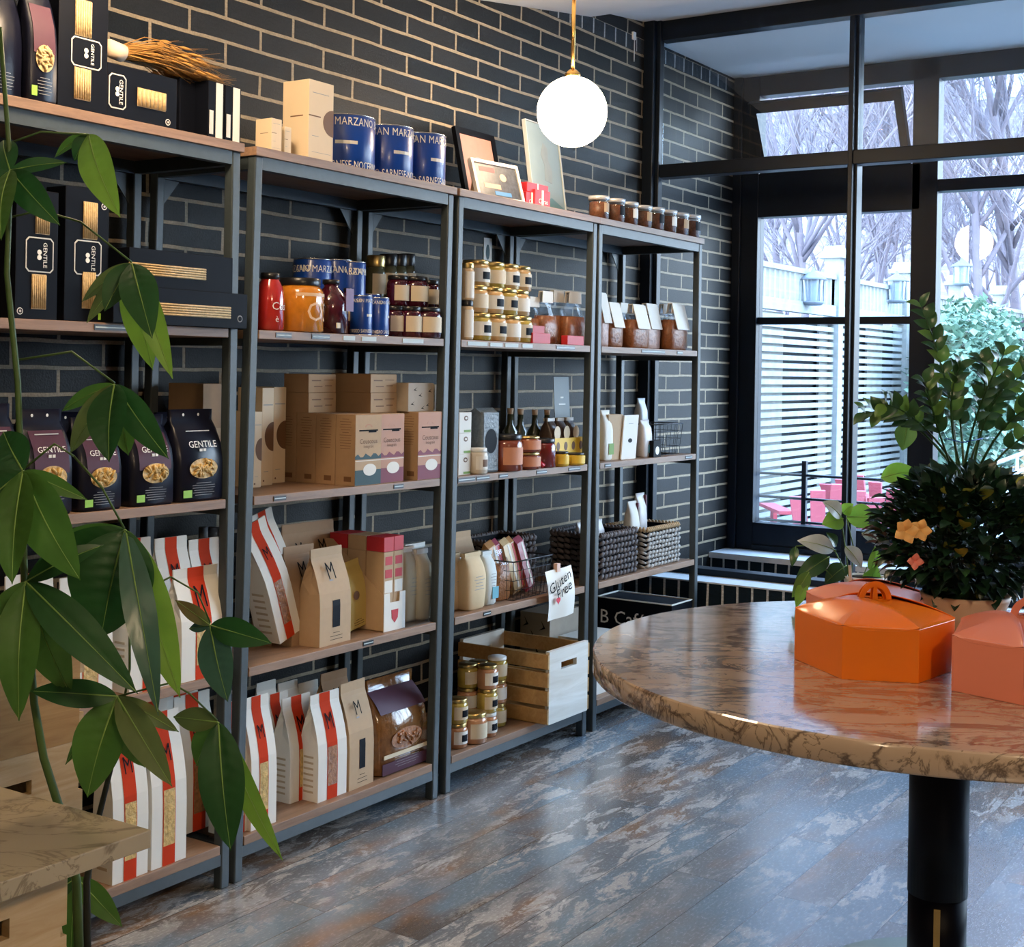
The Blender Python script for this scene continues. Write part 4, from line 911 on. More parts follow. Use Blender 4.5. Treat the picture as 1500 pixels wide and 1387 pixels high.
# ---- unit 2, top board
def moonbox(l, r, tp, u, sh, yf_, d, label, moon=1, h_=None, group='cream cartons with half round window'):
    xc, yc, w, h, z = slot(u, sh, l, r, tp, yf_, d); t = carton(w, d, h, CREAM, label, 'box', (xc, yc, z), 0, group)
    if moon: part(t, 'window', lambda m: disc(m, w*.5, h*.50, -d/2, w*.42, h*.17, BROWNI, 20, PI/2, 3*PI/2))
    part(t, 'lettering', lambda m: (m.box(-w*.36, w*.30, -d/2-.0004, -d/2, h*.84, h*.848, GREYI), m.box(-w*.5, -w*.02, -d/2-.0004, -d/2, h*.545, h*.56, BROWNI), m.box(-w*.36, -w*.1, -d/2-.0004, -d/2, h*.30, h*.306, GREYI), m.box(-w*.36, w*.40, -d/2-.0004, -d/2, h*.10, h*.104, GREYI)))
    part(t, 'side_print', lambda m: m.box(-w/2-.0004, -w/2, -d*.28, d*.2, h*.545, h*.56, BROWNI)); return t
moonbox(452, 488, 120, 2, 'T', -.41, .10, 'tall cream carton with dark half round window beside the blue cans')
moonbox(398, 413, 174, 2, 'T', -.42, .06, 'small cream carton, left of two beside the tall cream one', 0)
moonbox(417, 427, 186, 2, 'T', -.40, .06, 'lowest cream carton tucked against the tall cream one', 0)
def can(r, h, label, loc, group, big=True, a=0):
    t = thing('food_can', label, 'can', loc, a, group)
    part(t, 'body', lambda m: m.lathe([(0, .002), (r*.97, .002), (r, .006), (r, h-.006), (r*.97, h-.003), (r*.94, h-.003), (r*.94, h-.006), (0, h-.006)], BLUE, 36))
    part(t, 'rim', lambda m: [m.lathe([(r*.985, z0), (r*1.015, z0+.0015), (r*.985, z0+.003)], TIN, 36, False) for z0 in (0, h-.003)])
    part(t, 'lid', lambda m: m.lathe([(0, h-.0055), (r*.95, h-.0055), (r*.95, h-.005), (0, h-.005)], TIN, 28))
    def f(m):
        rr = r+.0008; s_ = h*.20 if big else h*.13
        for k in (-1, 0, 1):
            text(m, 'SAN MARZANO', s_, CREAM2, k*2*PI*rr/3*1.0, 0, h*.86, rr, spacing=1.05, sx=.78); text(m, 'AGRO SARNESE-NOCERINO', s_, CREAM2, k*2*PI*rr/2.2, 0, h*.10, rr, sx=.62) if k < 1 else None
        m.add([(rr*math.sin(a_), -rr*math.cos(a_), h*z_) for z_ in (.47, .53) for a_ in (-.35, -.1, .1, .35)], [(0, 1, 5, 4), (1, 2, 6, 5), (2, 3, 7, 6)], SILV)
    part(t, 'lettering', f); return t
for i, (l, r, tp, lb) in enumerate(((489, 552, 172, 'biggest blue tomato can on top of the second unit, beside the tall cream carton'), (553, 605, 187, 'middle blue tomato can on top of the second unit'), (605, 651, 198, 'blue tomato can on top of the second unit, closest to the black picture frame'))):
    yf_ = -.39; xc, yc, w, h, z = slot(2, 'T', l, r, tp, yf_+.05, .0); can(w/2*.97, h, lb, (xc, yf_+w/2, z), 'large blue cans on the top board', True, [-.75, -.25, -.15][i])
# ---- unit 2, board A
def jar(r, h, content, lidm, label, loc, group, labm=LABEL, name='jar', neck=.86, cat='jar', lh=(.22, .68), band=(-1.2, 1.2), lab2=None):
    t = thing(name, label, cat, loc, 0, group); lz = h*.86
    part(t, 'body', lambda m: m.lathe([(0, .001), (r*.9, .001), (r, .005), (r, lz*.80), (r*.96, lz*.9), (r*neck, lz), (0, lz)], content, 28))
    part(t, 'lid', lambda m: m.lathe([(0, lz), (r*neck*1.05, lz), (r*neck*1.07, lz+.002), (r*neck*1.07, h-.002), (r*neck*1.02, h), (0, h)], lidm, 28))
    if labm: part(t, 'label', lambda m: m.lathe([(r+.0006, lz*lh[0]), (r+.0006, lz*lh[1]+.01)], labm, 24, False, None, -PI/2+band[0], -PI/2+band[1]))
    if lab2: part(t, 'emblem', lambda m: m.lathe([(r+.0012, lz*(lh[0]+.12)), (r+.0012, lz*(lh[1]-.02))], lab2, 8, False, None, -PI/2-.45, -PI/2+.35))
    return t
GA2 = 'bottles and jars on the upper board of the second unit'
def put(u, sh, l, r, tp, yf_):
    z = ZS[sh]; x0 = X_at(l, yf_, z+.05); x1 = X_at(r, yf_, z+.05); rad = (x1-x0)/2*.93; xc = (x0+x1)/2; return xc, yf_, rad, z_at(tp, xc, yf_)-z, z
x, y, rad, h, z = put(2, 'A', 379, 411, 400, -.38)
t = thing('sauce_bottle', 'round shouldered red tomato sauce bottle at the left end of the upper board', 'bottle', (x, y, z), 0, GA2)
part(t, 'body', lambda m: m.lathe([(0, .001), (rad*.9, .001), (rad, .006), (rad, h*.55), (rad*.9, h*.74), (rad*.62, h*.88), (rad*.6, h*.9), (0, h*.9)], REDS, 32)); part(t, 'cap', lambda m: m.lathe([(0, h*.89), (rad*.66, h*.89), (rad*.66, h), (0, h)], BLKL, 24))
part(t, 'lettering', lambda m: (text(m, 'Così', rad*.75, WHITEI, 0, 0, h*.42, rad+.001), text(m, 'è', rad*.6, WHITEI, -.3*rad, 0, h*.2, rad+.001)))
x, y, rad, h, z = put(2, 'A', 413, 464, 408, -.38)
t = jar(rad, h, AMBER, BLKL, 'big glass jar of orange preserve with pale hand drawn letters', (x, y, z), GA2, None, 'preserve_jar', .80)
part(t, 'lettering', lambda m: (text(m, 'OS', h*.50, C('pale peach print', (.78, .52, .32), .5), rad*.15, 0, h*.36, rad+.001), m.lathe([(rad+.001, h*.66), (rad+.001, h*.72)], C('pale peach print'), 20, False, None, -PI/2-1, -PI/2+1)))
for l, r, tp, yy, lb in ((466, 502, 410, -.38, 'dark plum juice bottle with purple neck tag'), (500, 516, 422, -.34, 'narrow dark red bottle with cream label beside the purple tagged one')):
    x, y, rad, h, z = put(2, 'A', l, r, tp, yy); t = thing('juice_bottle', lb, 'bottle', (x, y, z), 0, GA2)
    part(t, 'body', lambda m: m.lathe([(0, .001), (rad, .003), (rad, h*.60), (rad*.75, h*.76), (rad*.42, h*.86), (rad*.42, h*.93), (0, h*.93)], JAM, 28)); part(t, 'cap', lambda m: m.lathe([(0, h*.92), (rad*.5, h*.92), (rad*.5, h), (0, h)], BLKL, 16))
    if l == 466: part(t, 'neck_tag', lambda m: m.box(.1*rad, .75*rad, -rad*1.04-.002, -rad*1.04, h*.42, h*.84, C('purple tag', (.18, .10, .22), .5))); part(t, 'label', lambda m: m.box(-.55*rad, -.25*rad, -rad*.95-.001, -rad*.9, h*.1, h*.2, LABEL))
    else: part(t, 'label', lambda m: m.lathe([(rad+.0006, h*.3), (rad+.0006, h*.55)], LABEL, 16, False, None, -PI/2-1.2, -PI/2+1.2))
x, y, rad, h, z = put(2, 'A', 436, 476, 380, -.24); can(rad*1.0, h, 'large blue can standing behind the orange preserve jar', (x, y, z), 'large blue cans at the back of the upper board', False, -.3)
x, y, rad, h, z = put(2, 'A', 474, 508, 381, -.24); can(rad, h, 'large blue can standing behind the plum juice bottle', (x, y, z), 'large blue cans at the back of the upper board', False, .4)
x, y, rad, h, z = put(2, 'A', 500, 529, 384, -.28); can(rad*.95, h, 'large blue can, right of the two behind the plum juice bottle', (x, y, z), 'large blue cans at the back of the upper board', False, .9)
for i, (l, r, tp) in enumerate(((517, 540, 433), (540, 564, 436))):
    x, y, rad, h, z = put(2, 'A', l, r, tp, -.38); can(rad, h, ['small blue can in front of the large ones, left of the pair', 'small blue can in front, next to the jam jars, right of the pair'][i], (x, y, z), 'small blue cans on the upper board', False, i*.5)
x, y, rad, h, z = put(2, 'A', 528, 552, 431, -.27); can(rad, h, 'small blue can in the second row behind the pair', (x, y, z), 'small blue cans on the upper board', False, 1.0)
# jam jars, piled three high
JG = 'dark jam jars on the upper board of the second unit'; rows = [[(566, 588, 452, -.34), (588, 612, 450, -.37), (612, 639, 448, -.39)], [(571, 593, 404, -.32), (594, 620, 402, -.34), (620, 638, 404, -.28)], [(574, 594, 373, -.26), (596, 615, 371, -.27), (617, 636, 371, -.29), (638, 655, 370, -.31)]]
nm = [['leftmost in the bottom row of jam jars', 'middle in the bottom row of jam jars', 'rightmost in the bottom row, biggest label'], ['leftmost in the middle row of jam jars', 'middle row, with pale label and bright lid', 'right end of the middle row, half behind'], ['left end of the tall jars at the back', 'second of the tall jars at the back', 'third of the tall jars at the back', 'tall jar at the back touching the post']]
z0 = ZS['A']; hj = z_at(449, X_at(600, -.37, 1.5), -.37)-z0
for k, rw in enumerate(rows):
    for i, (l, r, tp, yy) in enumerate(rw):
        x, y, rad, h, z = put(2, 'A', l, r, tp, yy)
        if k < 2: jar(rad, hj, JAM, BLKL, 'dark berry jam jar, '+nm[k][i], (x, y, z0+k*hj), JG, LABEL)
        else: jar(rad, h, C('olive brine', (.10, .10, .06), .15, coat=.6, var=.4), BLKL if i else GOLD, 'tall slim jar with long cream label, '+nm[k][i], (x, -.16+.0*i, z0), JG, LABEL, lh=(.62, .86))

# ---- unit 2, board B: kraft cartons
def place(l, r, top, u, sh, base, d, pyb=None):
    """front face between sight columns; base = pixel row of the front bottom edge on the board"""
    z = ZS[sh]; p = onz((l+r)/2, base, z); yf_ = min(max(p.y, YF+.004), -.08)
    return slot(u, sh, l, r, top, yf_, d)+(yf_,)
GB2 = 'cream cartons with round window on the middle board'
for l, r, tp, b, lb in ((371, 383, 603, 714, 'short cream carton at the left end of the middle board, cut by the post'), (383, 400, 568, 711, 'cream carton with half round window, left of the two tall ones'), (400, 418, 567, 707, 'cream carton with half round window, right of the two tall ones')):
    xc, yc, w, h, z, yf_ = place(l, r, tp, 2, 'B', b, .10); t = carton(w, .10, h, CREAM, lb, 'box', (xc, yc, z), 0, GB2)
    part(t, 'window', lambda m: disc(m, w*.5, h*.50, -.05, w*.75, h*.15, BROWNI, 20, PI/2, 3*PI/2)); part(t, 'lettering', lambda m: (m.box(-w*.4, w*.4, -.0504, -.05, h*.82, h*.83, GREYI), m.box(-w*.3, w*.1, -.0504, -.05, h*.14, h*.145, GREYI), disc(m, -w*.3, h*.05, -.05, .003, .003, BROWNI, 10)))
GK = 'tall kraft cartons with printed landscape on the middle board'
def couscous(w, d, h, loc, label, strip_, front=True):
    t = carton(w, d, h, KRAFT, label, 'box', loc, 0, GK); y = -d/2
    if front:
        def f(m):
            m.box(-w/2+.0005, w/2-.0005, y-.0006, y, .002, h*.22, strip_); m.box(-w/2+.0005, w/2-.0005, y-.0006, y, h*.22, h*.36, KRAFTL if strip_ is TEAL else PKR); m.box(-w/2+.0005, w/2-.0005, y-.0010, y-.0006, h*.345, h*.355, CREAM2)
            pts = [(-w/2+.0005, h*.37)]+[(-w/2+.0005+(w-.001)*i/10, h*(.415+.03*math.sin(i*1.9)+.002*i)) for i in range(11)]+[(w/2-.0005, h*.37)]; m.prism(pts, y-.0008, y, strip_)
        part(t, 'landscape_print', f); part(t, 'front_face', lambda m: m.box(-w/2+.0005, w/2-.0005, y-.0004, y, h*.36, h-.002, KRAFTL if strip_ is TEAL else PKR))
        part(t, 'window', lambda m: disc(m, w*.06, h*.22, y-.0008, w*.25, h*.085, CREAM2))
        def f(m):
            n = 14; pts = [(w*.14*math.cos(PI*i/n), h*.82+h*.045*math.sin(PI*i/n)) for i in range(n+1)]+[(w*.10*math.cos(PI-PI*i/n), h*.82+h*.030*math.sin(PI*i/n)) for i in range(n+1)]; m.prism(pts, y-.0009, y-.0004, PKR)
            m.box(-w*.36, w*.36, y-.0009, y-.0004, h*.765, h*.785, INK); m.box(0, w*.3, y-.001, y-.0005, h*.745, h*.765, INK); text(m, 'Couscous', w*.17, BROWNI, 0, y-.0012, h*.62); text(m, 'Integrale', w*.11, BROWNI, 0, y-.0012, h*.55)
        part(t, 'lettering', f)
    def f(m):
        lines(m, -d*.34, d*.34, 0, h*.52, h*.93, 12, BROWNI, 5, .9, .0014, 'L', -w/2-.0002); m.box(-w/2-.0007, -w/2-.0002, -d*.32, d*.05, h*.06, h*.13, BROWNI)
    part(t, 'side_print', f); return t
xc, yc, w, h, z, yf_ = place(520, 558, 607, 2, 'B', 713, .078)
xa, ya, wa, ha, za, yfa = place(546, 583, 605, 2, 'B', 706, .078); xb, yb, wb, hb, zb2, yfb = place(612, 647, 603, 2, 'B', 703, .078)
nmz = ['front', 'second', 'third', 'rear']
for k in range(4): couscous(w, .076, h, (xc, yf_+.038+k*.078, z), nmz[k]+' tall kraft carton in the file that shows a dark teal landscape', TEAL, k == 0)
for k in range(3): couscous(w, .076, h, (xc+w+.003, yf_+.048+k*.078, z), nmz[k]+' tall kraft carton in the file with orange front and magenta base', MAG, k == 0)
for k in range(2): couscous(wb, .076, hb, (xb, yfb+.038+k*.078, z), nmz[k]+' tall kraft carton with pink front at the right end of the middle board', MAG, k == 0)
GF = 'flat kraft cartons stacked on the tall ones'
def flatbox(l, r, t_, b, yf_, d, z, label, mat=KRAFT, printed=True, birds=False):
    x0 = X_at(l, yf_, z+.05); x1 = X_at(r, yf_, z+.05); w = x1-x0; h = z_at(t_, (x0+x1)/2, yf_)-z
    t = carton(w, d, h, mat, label, 'box', ((x0+x1)/2, yf_+d/2, z), 0, GF); y = -d/2
    if printed:
        part(t, 'front_face', lambda m: m.box(-w/2+.0005, w/2-.0005, y-.0004, y, .001, h-.001, KRAFTL if not birds else BIRD)); part(t, 'print', lambda m: (m.box(-w*.38, -w*.05, y-.0008, y-.0004, h*.62, h*.68, BROWNI), m.box(.05*w, .4*w, y-.0008, y-.0004, h*.66, h*.70, BROWNI), m.box(-w*.3, 0, y-.0008, y-.0004, h*.3, h*.35, BROWNI), m.box(.1*w, .35*w, y-.0008, y-.0004, h*.35, h*.39, BROWNI)) if not birds else [m.prism([(w*a, h*b), (w*(a+.14), h*(b+.10)), (w*(a+.06), h*(b+.02)), (w*(a+.15), h*(b-.03))], y-.0008, y-.0004, INK) for a, b in ((-.4, .25), (-.1, .55), (.2, .2), (.28, .7), (-.3, .75), (.0, .1))])
    return z+h
ztop = z+h; y1 = Y_at(472, xc, ztop+.05); y2 = Y_at(562, xc+w+.05, ztop+.05)
z1 = flatbox(452, 492, 575, 602, y1, .10, ztop, 'flat kraft carton with printed front, lower left of the stacked ones'); flatbox(452, 492, 548, 575, y1, .10, z1, 'flat kraft carton with printed front, upper left of the stacked ones')
z1 = flatbox(543, 581, 575, 601, y2, .16, ztop, 'flat kraft carton with printed front, lower one left of the bird boxes'); flatbox(543, 581, 548, 575, y2, .16, z1, 'flat kraft carton with printed front, upper one left of the bird boxes')
BIRD = C('pale board with birds', (.40, .34, .27), .7); y3 = Y_at(618, xb, zb2+hb+.05)
flatbox(598, 635, 561, 602, y3, .10, zb2+hb, 'pale carton printed with small dark birds', BIRD, True, True); flatbox(637, 645, 563, 602, y3+.01, .09, zb2+hb, 'narrow white carton against the right post of the second unit', CREAM2, False)
# ---- unit 2, board C
GC2 = 'bags leaning on the fourth board of the second unit'
def leanbag(l, r, tp, base, ang, w_, d_, L, body, label, stripe=None, win=None, zadd=0):
    p = onz((l+r)/2, base, ZS['C']); t = paper_bag(w_, d_, L, body, label, (p.x, max(p.y, YF+.01)+d_/2, ZS['C']+zadd), GC2, stripe, win, rot=(0, ang, 0), side=SIDEI); return t
leanbag(405, 447, 0, 948, -.33, .095, .09, .36, CREAM2, 'white paper bag with orange stripe and M, leaning left, nearest on its board', REDP, PASTD, .031)
p = onz(452, 935, ZS['C'])
paper_bag(.09, .09, .37, CREAM2, 'white paper bag with red stripe, tilted behind the front leaning one', (p.x-.01, p.y+.10, ZS['C']+.027), GC2, REDP, PASTA, rot=(0, -.27, 0), side=SIDEI)
for i, (l, r, tp, yy, lb) in enumerate(((466, 515, 803, -.40, 'light kraft bag with big black M and oval window, front of the kraft bags'), (428, 472, 800, -.33, 'kraft bag with black M, left behind the front kraft bag'), (398, 436, 815, -.28, 'dark kraft bag with M, lowest one left behind the others'), (425, 466, 768, -.20, 'kraft bag with M at the back, left of the pair under the shelf'), (458, 500, 764, -.19, 'kraft bag with M at the back, right of the pair under the shelf'))):
    xc, yc, w, h, z = slot(2, 'C', l, r, tp, yy, .08); paper_bag(w, .08, h, KRAFTL if i == 0 else KRAFT, lb, (xc, yc, z), 'kraft paper bags with black M', None, BLKC if i == 0 else None, rz=.06 if i == 0 else 0)
xc, yc, w, h, z = slot(2, 'C', 505, 541, 828, -.33, .06); t = paper_bag(w, .06, h, YELD, 'mustard yellow bag leaning between the kraft bag and the display tray', (xc+.01, yc, z+.012), GC2, rot=(0, -.16, 0), M_=False); part(t, 'seal', lambda m: disc(m, 0, h*.5, -.032, .014, .014, BROWNI))
# kraft display tray with diagonal cut side, and the packets inside
xc, yc, w, h, z = slot(2, 'C', 562, 593, 785, -.40, .24); d = .24; yc = -.40+d/2
t = thing('display_tray', 'kraft display tray with slanted side and white front lip, holding red packets', 'tray', (xc, yc, z))
def f(m):
    for xx in (-w/2, w/2-.002): m.prism([(-d/2, 0), (d/2, 0), (d/2, h*.93), (d/2-.03, h*.93), (-d/2+.002, h*.38)], xx, xx+.002, KRAFTL, None, 'X')
part(t, 'side_panel', lambda m: m.prism([(-d/2, 0), (d/2, 0), (d/2, h*.93), (d/2-.03, h*.93), (-d/2+.002, h*.38)], -w/2, -w/2+.002, KRAFTL, None, 'X')); part(t, 'side_panel', lambda m: m.prism([(-d/2, 0), (d/2, 0), (d/2, h*.93), (d/2-.03, h*.93), (-d/2+.002, h*.38)], w/2-.002, w/2, KRAFTL, None, 'X'))
part(t, 'bottom', lambda m: m.box(-w/2, w/2, -d/2, d/2, 0, .002, KRAFTL)); part(t, 'front_lip', lambda m: m.prism([(-w/2, 0), (w/2, 0), (w/2, h*.40), (w*.24, h*.40), (w*.22, h*.30), (-w*.22, h*.30), (-w*.24, h*.40), (-w/2, h*.40)], -d/2-.002, -d/2, CREAM2))
REDL = C('red label', (.50, .02, .03), .5)
part(t, 'emblem', lambda m: m.prism([(0, h*.08), (w*.14, h*.13), (w*.16, h*.22), (-w*.16, h*.22), (-w*.14, h*.13)], -d/2-.003, -d/2-.002, REDL))
tx, ty, tz = xc, yc, z
for k in range(3):
    for s_ in (-1, 1):
        hh = h*.985; t = thing('packet', '%s kraft packet with red badges in the display tray, %s side' % (('front', 'middle', 'rear')[k], ('left', 'right')[s_ > 0]), 'packet', (tx+s_*w*.235, ty-d/2+.04+k*.075, tz+.0025), 0, 'red badge packets in the display tray'); ww = w*.44
        part(t, 'body', lambda m: m.box(-ww/2, ww/2, -.035, .035, 0, hh*.84, KRAFTL)); part(t, 'top_box', lambda m: m.box(-ww/2, ww/2, -.035, .035, hh*.845, hh, REDL if (k+s_) % 2 else KRAFTL))
        part(t, 'badge', lambda m: [m.box(-ww*.36, ww*.36, -.0356, -.035, hh*a, hh*(a+.09), REDL) for a in (.70, .56)]); part(t, 'label', lambda m: m.box(-ww*.4, ww*.4, -.0356, -.035, hh*.40, hh*.53, CREAM2))
# beige bags in a clear bin
BEIG = C('beige linen bag', (.50, .42, .29), .75, var=.1, bump=.3, scale=40)
def softbag(w, d, h, mat, label, loc, group, clipmat=None, seed=1, lab=None, name='food_bag', pr=True, rot=None):
    t = thing(name, label, 'bag', loc, 0, group); r = random.Random(seed); m = MB(); n = 20; secs = []
    if rot: t.rotation_euler = rot
    for q, sw, sd_ in ((0, .80, .8), (.04, .96, .95), (.3, 1.02, 1.02), (.6, 1.0, .98), (.78, .92, .8), (.88, .80, .45), (.93, .84, .22), (1, .95, .14)):
        ph = r.uniform(0, 6); secs.append([((w/2*sw*(1+.03*math.sin(3*a+ph)))*abs(math.cos(a))**.55*(1 if math.cos(a) > 0 else -1), (d/2*sd_*(1+.04*math.sin(4*a+ph)))*abs(math.sin(a))**.55*(1 if math.sin(a) > 0 else -1), h*q) for a in [2*PI*i/n for i in range(n)]])
    m.loft(secs, mat, True, True); m.build('body', t)
    if clipmat: part(t, 'fold', lambda m: m.box(-w*.40, w*.40, -d*.14, d*.14, h*.93, h*1.0, clipmat))
    if pr: part(t, 'print', lambda m: lines(m, -w*.3, w*.3, -d/2*1.06, h*.36, h*.58, 5, GREYI, seed, 1, .002))
    if lab: part(t, 'label', lambda m: m.box(-w*.1, w*.42, -d/2*1.09, -d/2*1.05, h*.12, h*.34, lab))
    return t
GBG = 'beige cloth-like bags on the fourth board'
for l, r, tp, yy, lb in ((596, 617, 803, -.37, 'beige bag, left one in the clear bin right of the display tray'), (617, 637, 806, -.39, 'beige bag, right one in the clear bin against the post'), (598, 634, 798, -.27, 'beige bag at the back of the clear bin')):
    xc, yc, w, h, z = slot(2, 'C', l, r, tp, yy, .07); softbag(w, .07, h, BEIG, lb, (xc, yc, z+.003), GBG, CREAM2, int(l), None)
xc, yc, w, h, z = slot(2, 'C', 594, 639, 800, -.415, .22); t = thing('clear_bin', 'clear plastic bin with beige bags inside, right end of the fourth board', 'bin', (xc, -.415+.11, z))
part(t, 'bottom', lambda m: m.box(-w/2, w/2, -.11, .11, 0, .002, CLEAR))
for a in ((-w/2, w/2, -.11, -.1085), (-w/2, w/2, .1085, .11), (-w/2, -w/2+.0015, -.1085, .1085), (w/2-.0015, w/2, -.1085, .1085)): part(t, 'wall_panel', lambda m: m.box(*a, .002, h, CLEAR))
# ---- unit 2, board D
GD2 = 'white and red paper bags on the bottom board of the second unit'
for i, (l, r, tp, yy, lb, st) in enumerate(((466, 508, 1016, -.40, 'white bag with bright red stripe and twisted pasta, front right of its row', PASTD), (425, 466, 1021, -.34, 'white bag with red stripe, half hidden behind the front right one', PASTA), (395, 433, 1018, -.27, 'white bag with red stripe and purple M, third from the front right one', PASTA), (368, 405, 1022, -.415, 'white bag with red stripe and small curled pasta, front left of its row', PASTA), (335, 370, 1030, -.40, 'white bag cut by the left post of the second unit, bottom board', PASTA))):
    xc, yc, w, h, z = slot(2, 'D', l, r, tp, yy, BD); paper_bag(w, BD, h, CREAM2, lb, (xc, yc, z), GD2, REDP, st, side=SIDEI)
for i, (px, yy, lb) in enumerate(((400, -.14, 'left'), (432, -.13, 'middle'), (462, -.12, 'right'))):
    xc, yc, w, h, z = slot(2, 'D', px-14, px+14, 1000, yy, .07); paper_bag(w, .07, h, CREAM2, 'white paper bag in the shadow at the back of the bottom board, %s of three' % lb, (xc, yc, z), GD2, M_=False)
xc, yc, w, h, z = slot(2, 'D', 510, 548, 1000, -.40, .08); paper_bag(w, .08, h, KRAFTL, 'kraft bag with black M and label, between white bags and big pasta bag', (xc, yc, z), 'kraft paper bags with black M', None, BLKC, rz=.05)
xc, yc, w, h, z = slot(2, 'D', 482, 520, 985, -.20, .08); paper_bag(w, .08, h, KRAFT, 'dark kraft bag at the back of the bottom board behind the white bags', (xc, yc, z), 'kraft paper bags with black M', None, None)
xc, yc, w, h, z = slot(2, 'D', 556, 630, 993, -.395, .15)
t = film_bag(w, .15, h, C('amber film', (.20, .085, .025), .15, coat=.8, var=.7, scale=45, bump=.6), 'large glossy bag of brown ribbon pasta with plum coloured band', (xc, yc, z), None, None, PASTD, '', False, 'pasta_bag', 0, dots=False)
part(t, 'top_band', lambda m: m.loft([[(x*w, -.075*dy_*1.06-.002, q*h) for x in (-.44, -.2, 0, .2, .44)] for q, dy_ in ((.66, .80), (.74, .60), (.80, .40), (.88, .08))], PLUM, False, True, None, False))
part(t, 'base_band', lambda m: m.box(-w*.46, w*.46, -.0805, -.077, h*.02, h*.14, PLUM)); part(t, 'cream_band', lambda m: m.box(-w*.44, w*.44, -.082, -.079, h*.19, h*.23, LABEL))
# ---- unit 3, top board
t_z = ZS['T']
def leanframe(l, r, tp, yf_, tilt, label, fm, inner, name='picture_frame', bw=.016, rz=0):
    x0 = X_at(l, yf_, 2.05); x1 = X_at(r, yf_, 2.05); h = (z_at(tp, (x0+x1)/2, yf_+.05)-t_z); w = x1-x0
    t = thing(name, label, 'picture', ((x0+x1)/2, yf_+.02, t_z+.006), rz); t.rotation_euler = (-tilt, 0, rz); h /= math.cos(tilt)
    part(t, 'frame', lambda m: (m.box(-w/2, w/2, -.008, .008, 0, bw, fm), m.box(-w/2, w/2, -.008, .008, h-bw, h, fm), m.box(-w/2, -w/2+bw, -.008, .008, bw, h-bw, fm), m.box(w/2-bw, w/2, -.008, .008, bw, h-bw, fm)))
    part(t, 'backing', lambda m: m.box(-w/2+.002, w/2-.002, .008, .011, .002, h-.002, BLKC)); part(t, 'picture', lambda m: m.box(-w/2+bw, w/2-bw, -.002, .003, bw, h-bw, inner)); return t, w, h
t, w, h = leanframe(690, 747, 194, -.20, .22, 'black picture frame with pink print, leaning on the wall behind a photo card', BLKC, C('dusty pink print', (.36, .20, .17), .6), bw=.022)
part(t, 'portrait_blot', lambda m: (disc(m, 0, h*.56, -.0025, w*.14, h*.10, GREYC), disc(m, 0, h*.60, -.003, w*.10, h*.05, C('soft grey blue', (.18, .22, .27), .6)), m.box(-w*.12, w*.12, -.003, -.0025, h*.40, h*.47, GREYC)))
t, w, h = leanframe(712, 770, 240, -.36, .30, 'cream bordered photo card standing in front of the black frame', CREAM2, C('dark photo', (.05, .055, .07), .35, var=.9, scale=60), 'photo_card', .012, -.12)
part(t, 'photo_detail', lambda m: (m.box(-w*.34, -w*.02, -.0026, -.002, h*.72, h*.84, REDL), m.box(-w*.30, w*.05, -.0026, -.002, h*.30, h*.42, C('tan smudge', (.45, .28, .2), .5)), m.box(-w*.1, w*.25, -.0028, -.002, h*.14, h*.24, C('blue smudge', (.05, .18, .4), .5)), disc(m, w*.14, h*.62, -.002, w*.07, h*.10, C('tan smudge'))))
part(t, 'strut', lambda m: m.prism([(0, 0), (.06, 0), (.0, h*.9)], -w*.42, -w*.36, KRAFTL, None, 'X'))
for l, r, tp, b, yy, lb in ((784, 806, 279, 303, -.34, 'small dark red box, front one beside the photo card'), (771, 788, 282, 300, -.33, 'small bright red box, left below the others beside the photo card')):
    xc, yc, w, h, z = slot(3, 'T', l, r, tp, yy, .045); t = carton(w, .045, h, REDL, lb, 'box', (xc, yc, z), 0, 'small red boxes on top'); zr = z+h; part(t, 'ribbon', lambda m: m.box(-w*.06, w*.06, -.0235, -.0225, 0, h, CREAM2)); part(t, 'lettering', lambda m: text(m, 'Corso', w*.24, WHITEI, .03*w, -.0242, h*.45))
x0 = X_at(772, -.33, 2.05); x1 = X_at(803, -.33, 2.05); t = carton(x1-x0, .045, .035, REDL, 'small red box lying on top of the other two', 'box', ((x0+x1)/2, -.3075, zr+.001), 0, 'small red boxes on top'); part(t, 'ribbon', lambda m: m.box(-.004, .004, -.0235, -.0225, 0, .035, CREAM2))
t, w, h = leanframe(786, 838, 184, -.28, .14, 'tall pale blue-grey canvas print leaning behind the small red boxes', C('canvas edge', (.36, .40, .42), .7), C('pale misty canvas', (.21, .28, .31), .7, var=.15, scale=9), 'canvas_print', .004, .05)
part(t, 'smudge_print', lambda m: (m.prism([(-w*.05, h*.38), (w*.16, h*.36), (w*.20, h*.5), (w*.10, h*.62), (w*.12, h*.74), (0, h*.80), (-w*.10, h*.66), (-w*.02, h*.55)], -.0030, -.002, C('grey smudge', (.22, .26, .27), .7)), m.prism([(-w*.48, h*.03), (w*.48, h*.03), (w*.48, h*.10), (w*.1, h*.20), (-w*.2, h*.13), (-w*.48, h*.22)], -.0030, -.002, C('teal smudge', (.10, .20, .24), .7))))
q = ony(714, 373, -.001); t = tag(part(None, 'wall_tag', lambda m: (m.box(-.028, .028, -.0015, 0, -.065, .065, CREAM2), disc(m, 0, .01, -.0015, .013, .03, TEAL))), 'small white card with dark emblem stuck on the brick wall', 'tag'); t.location = (q.x, -.001, q.z)
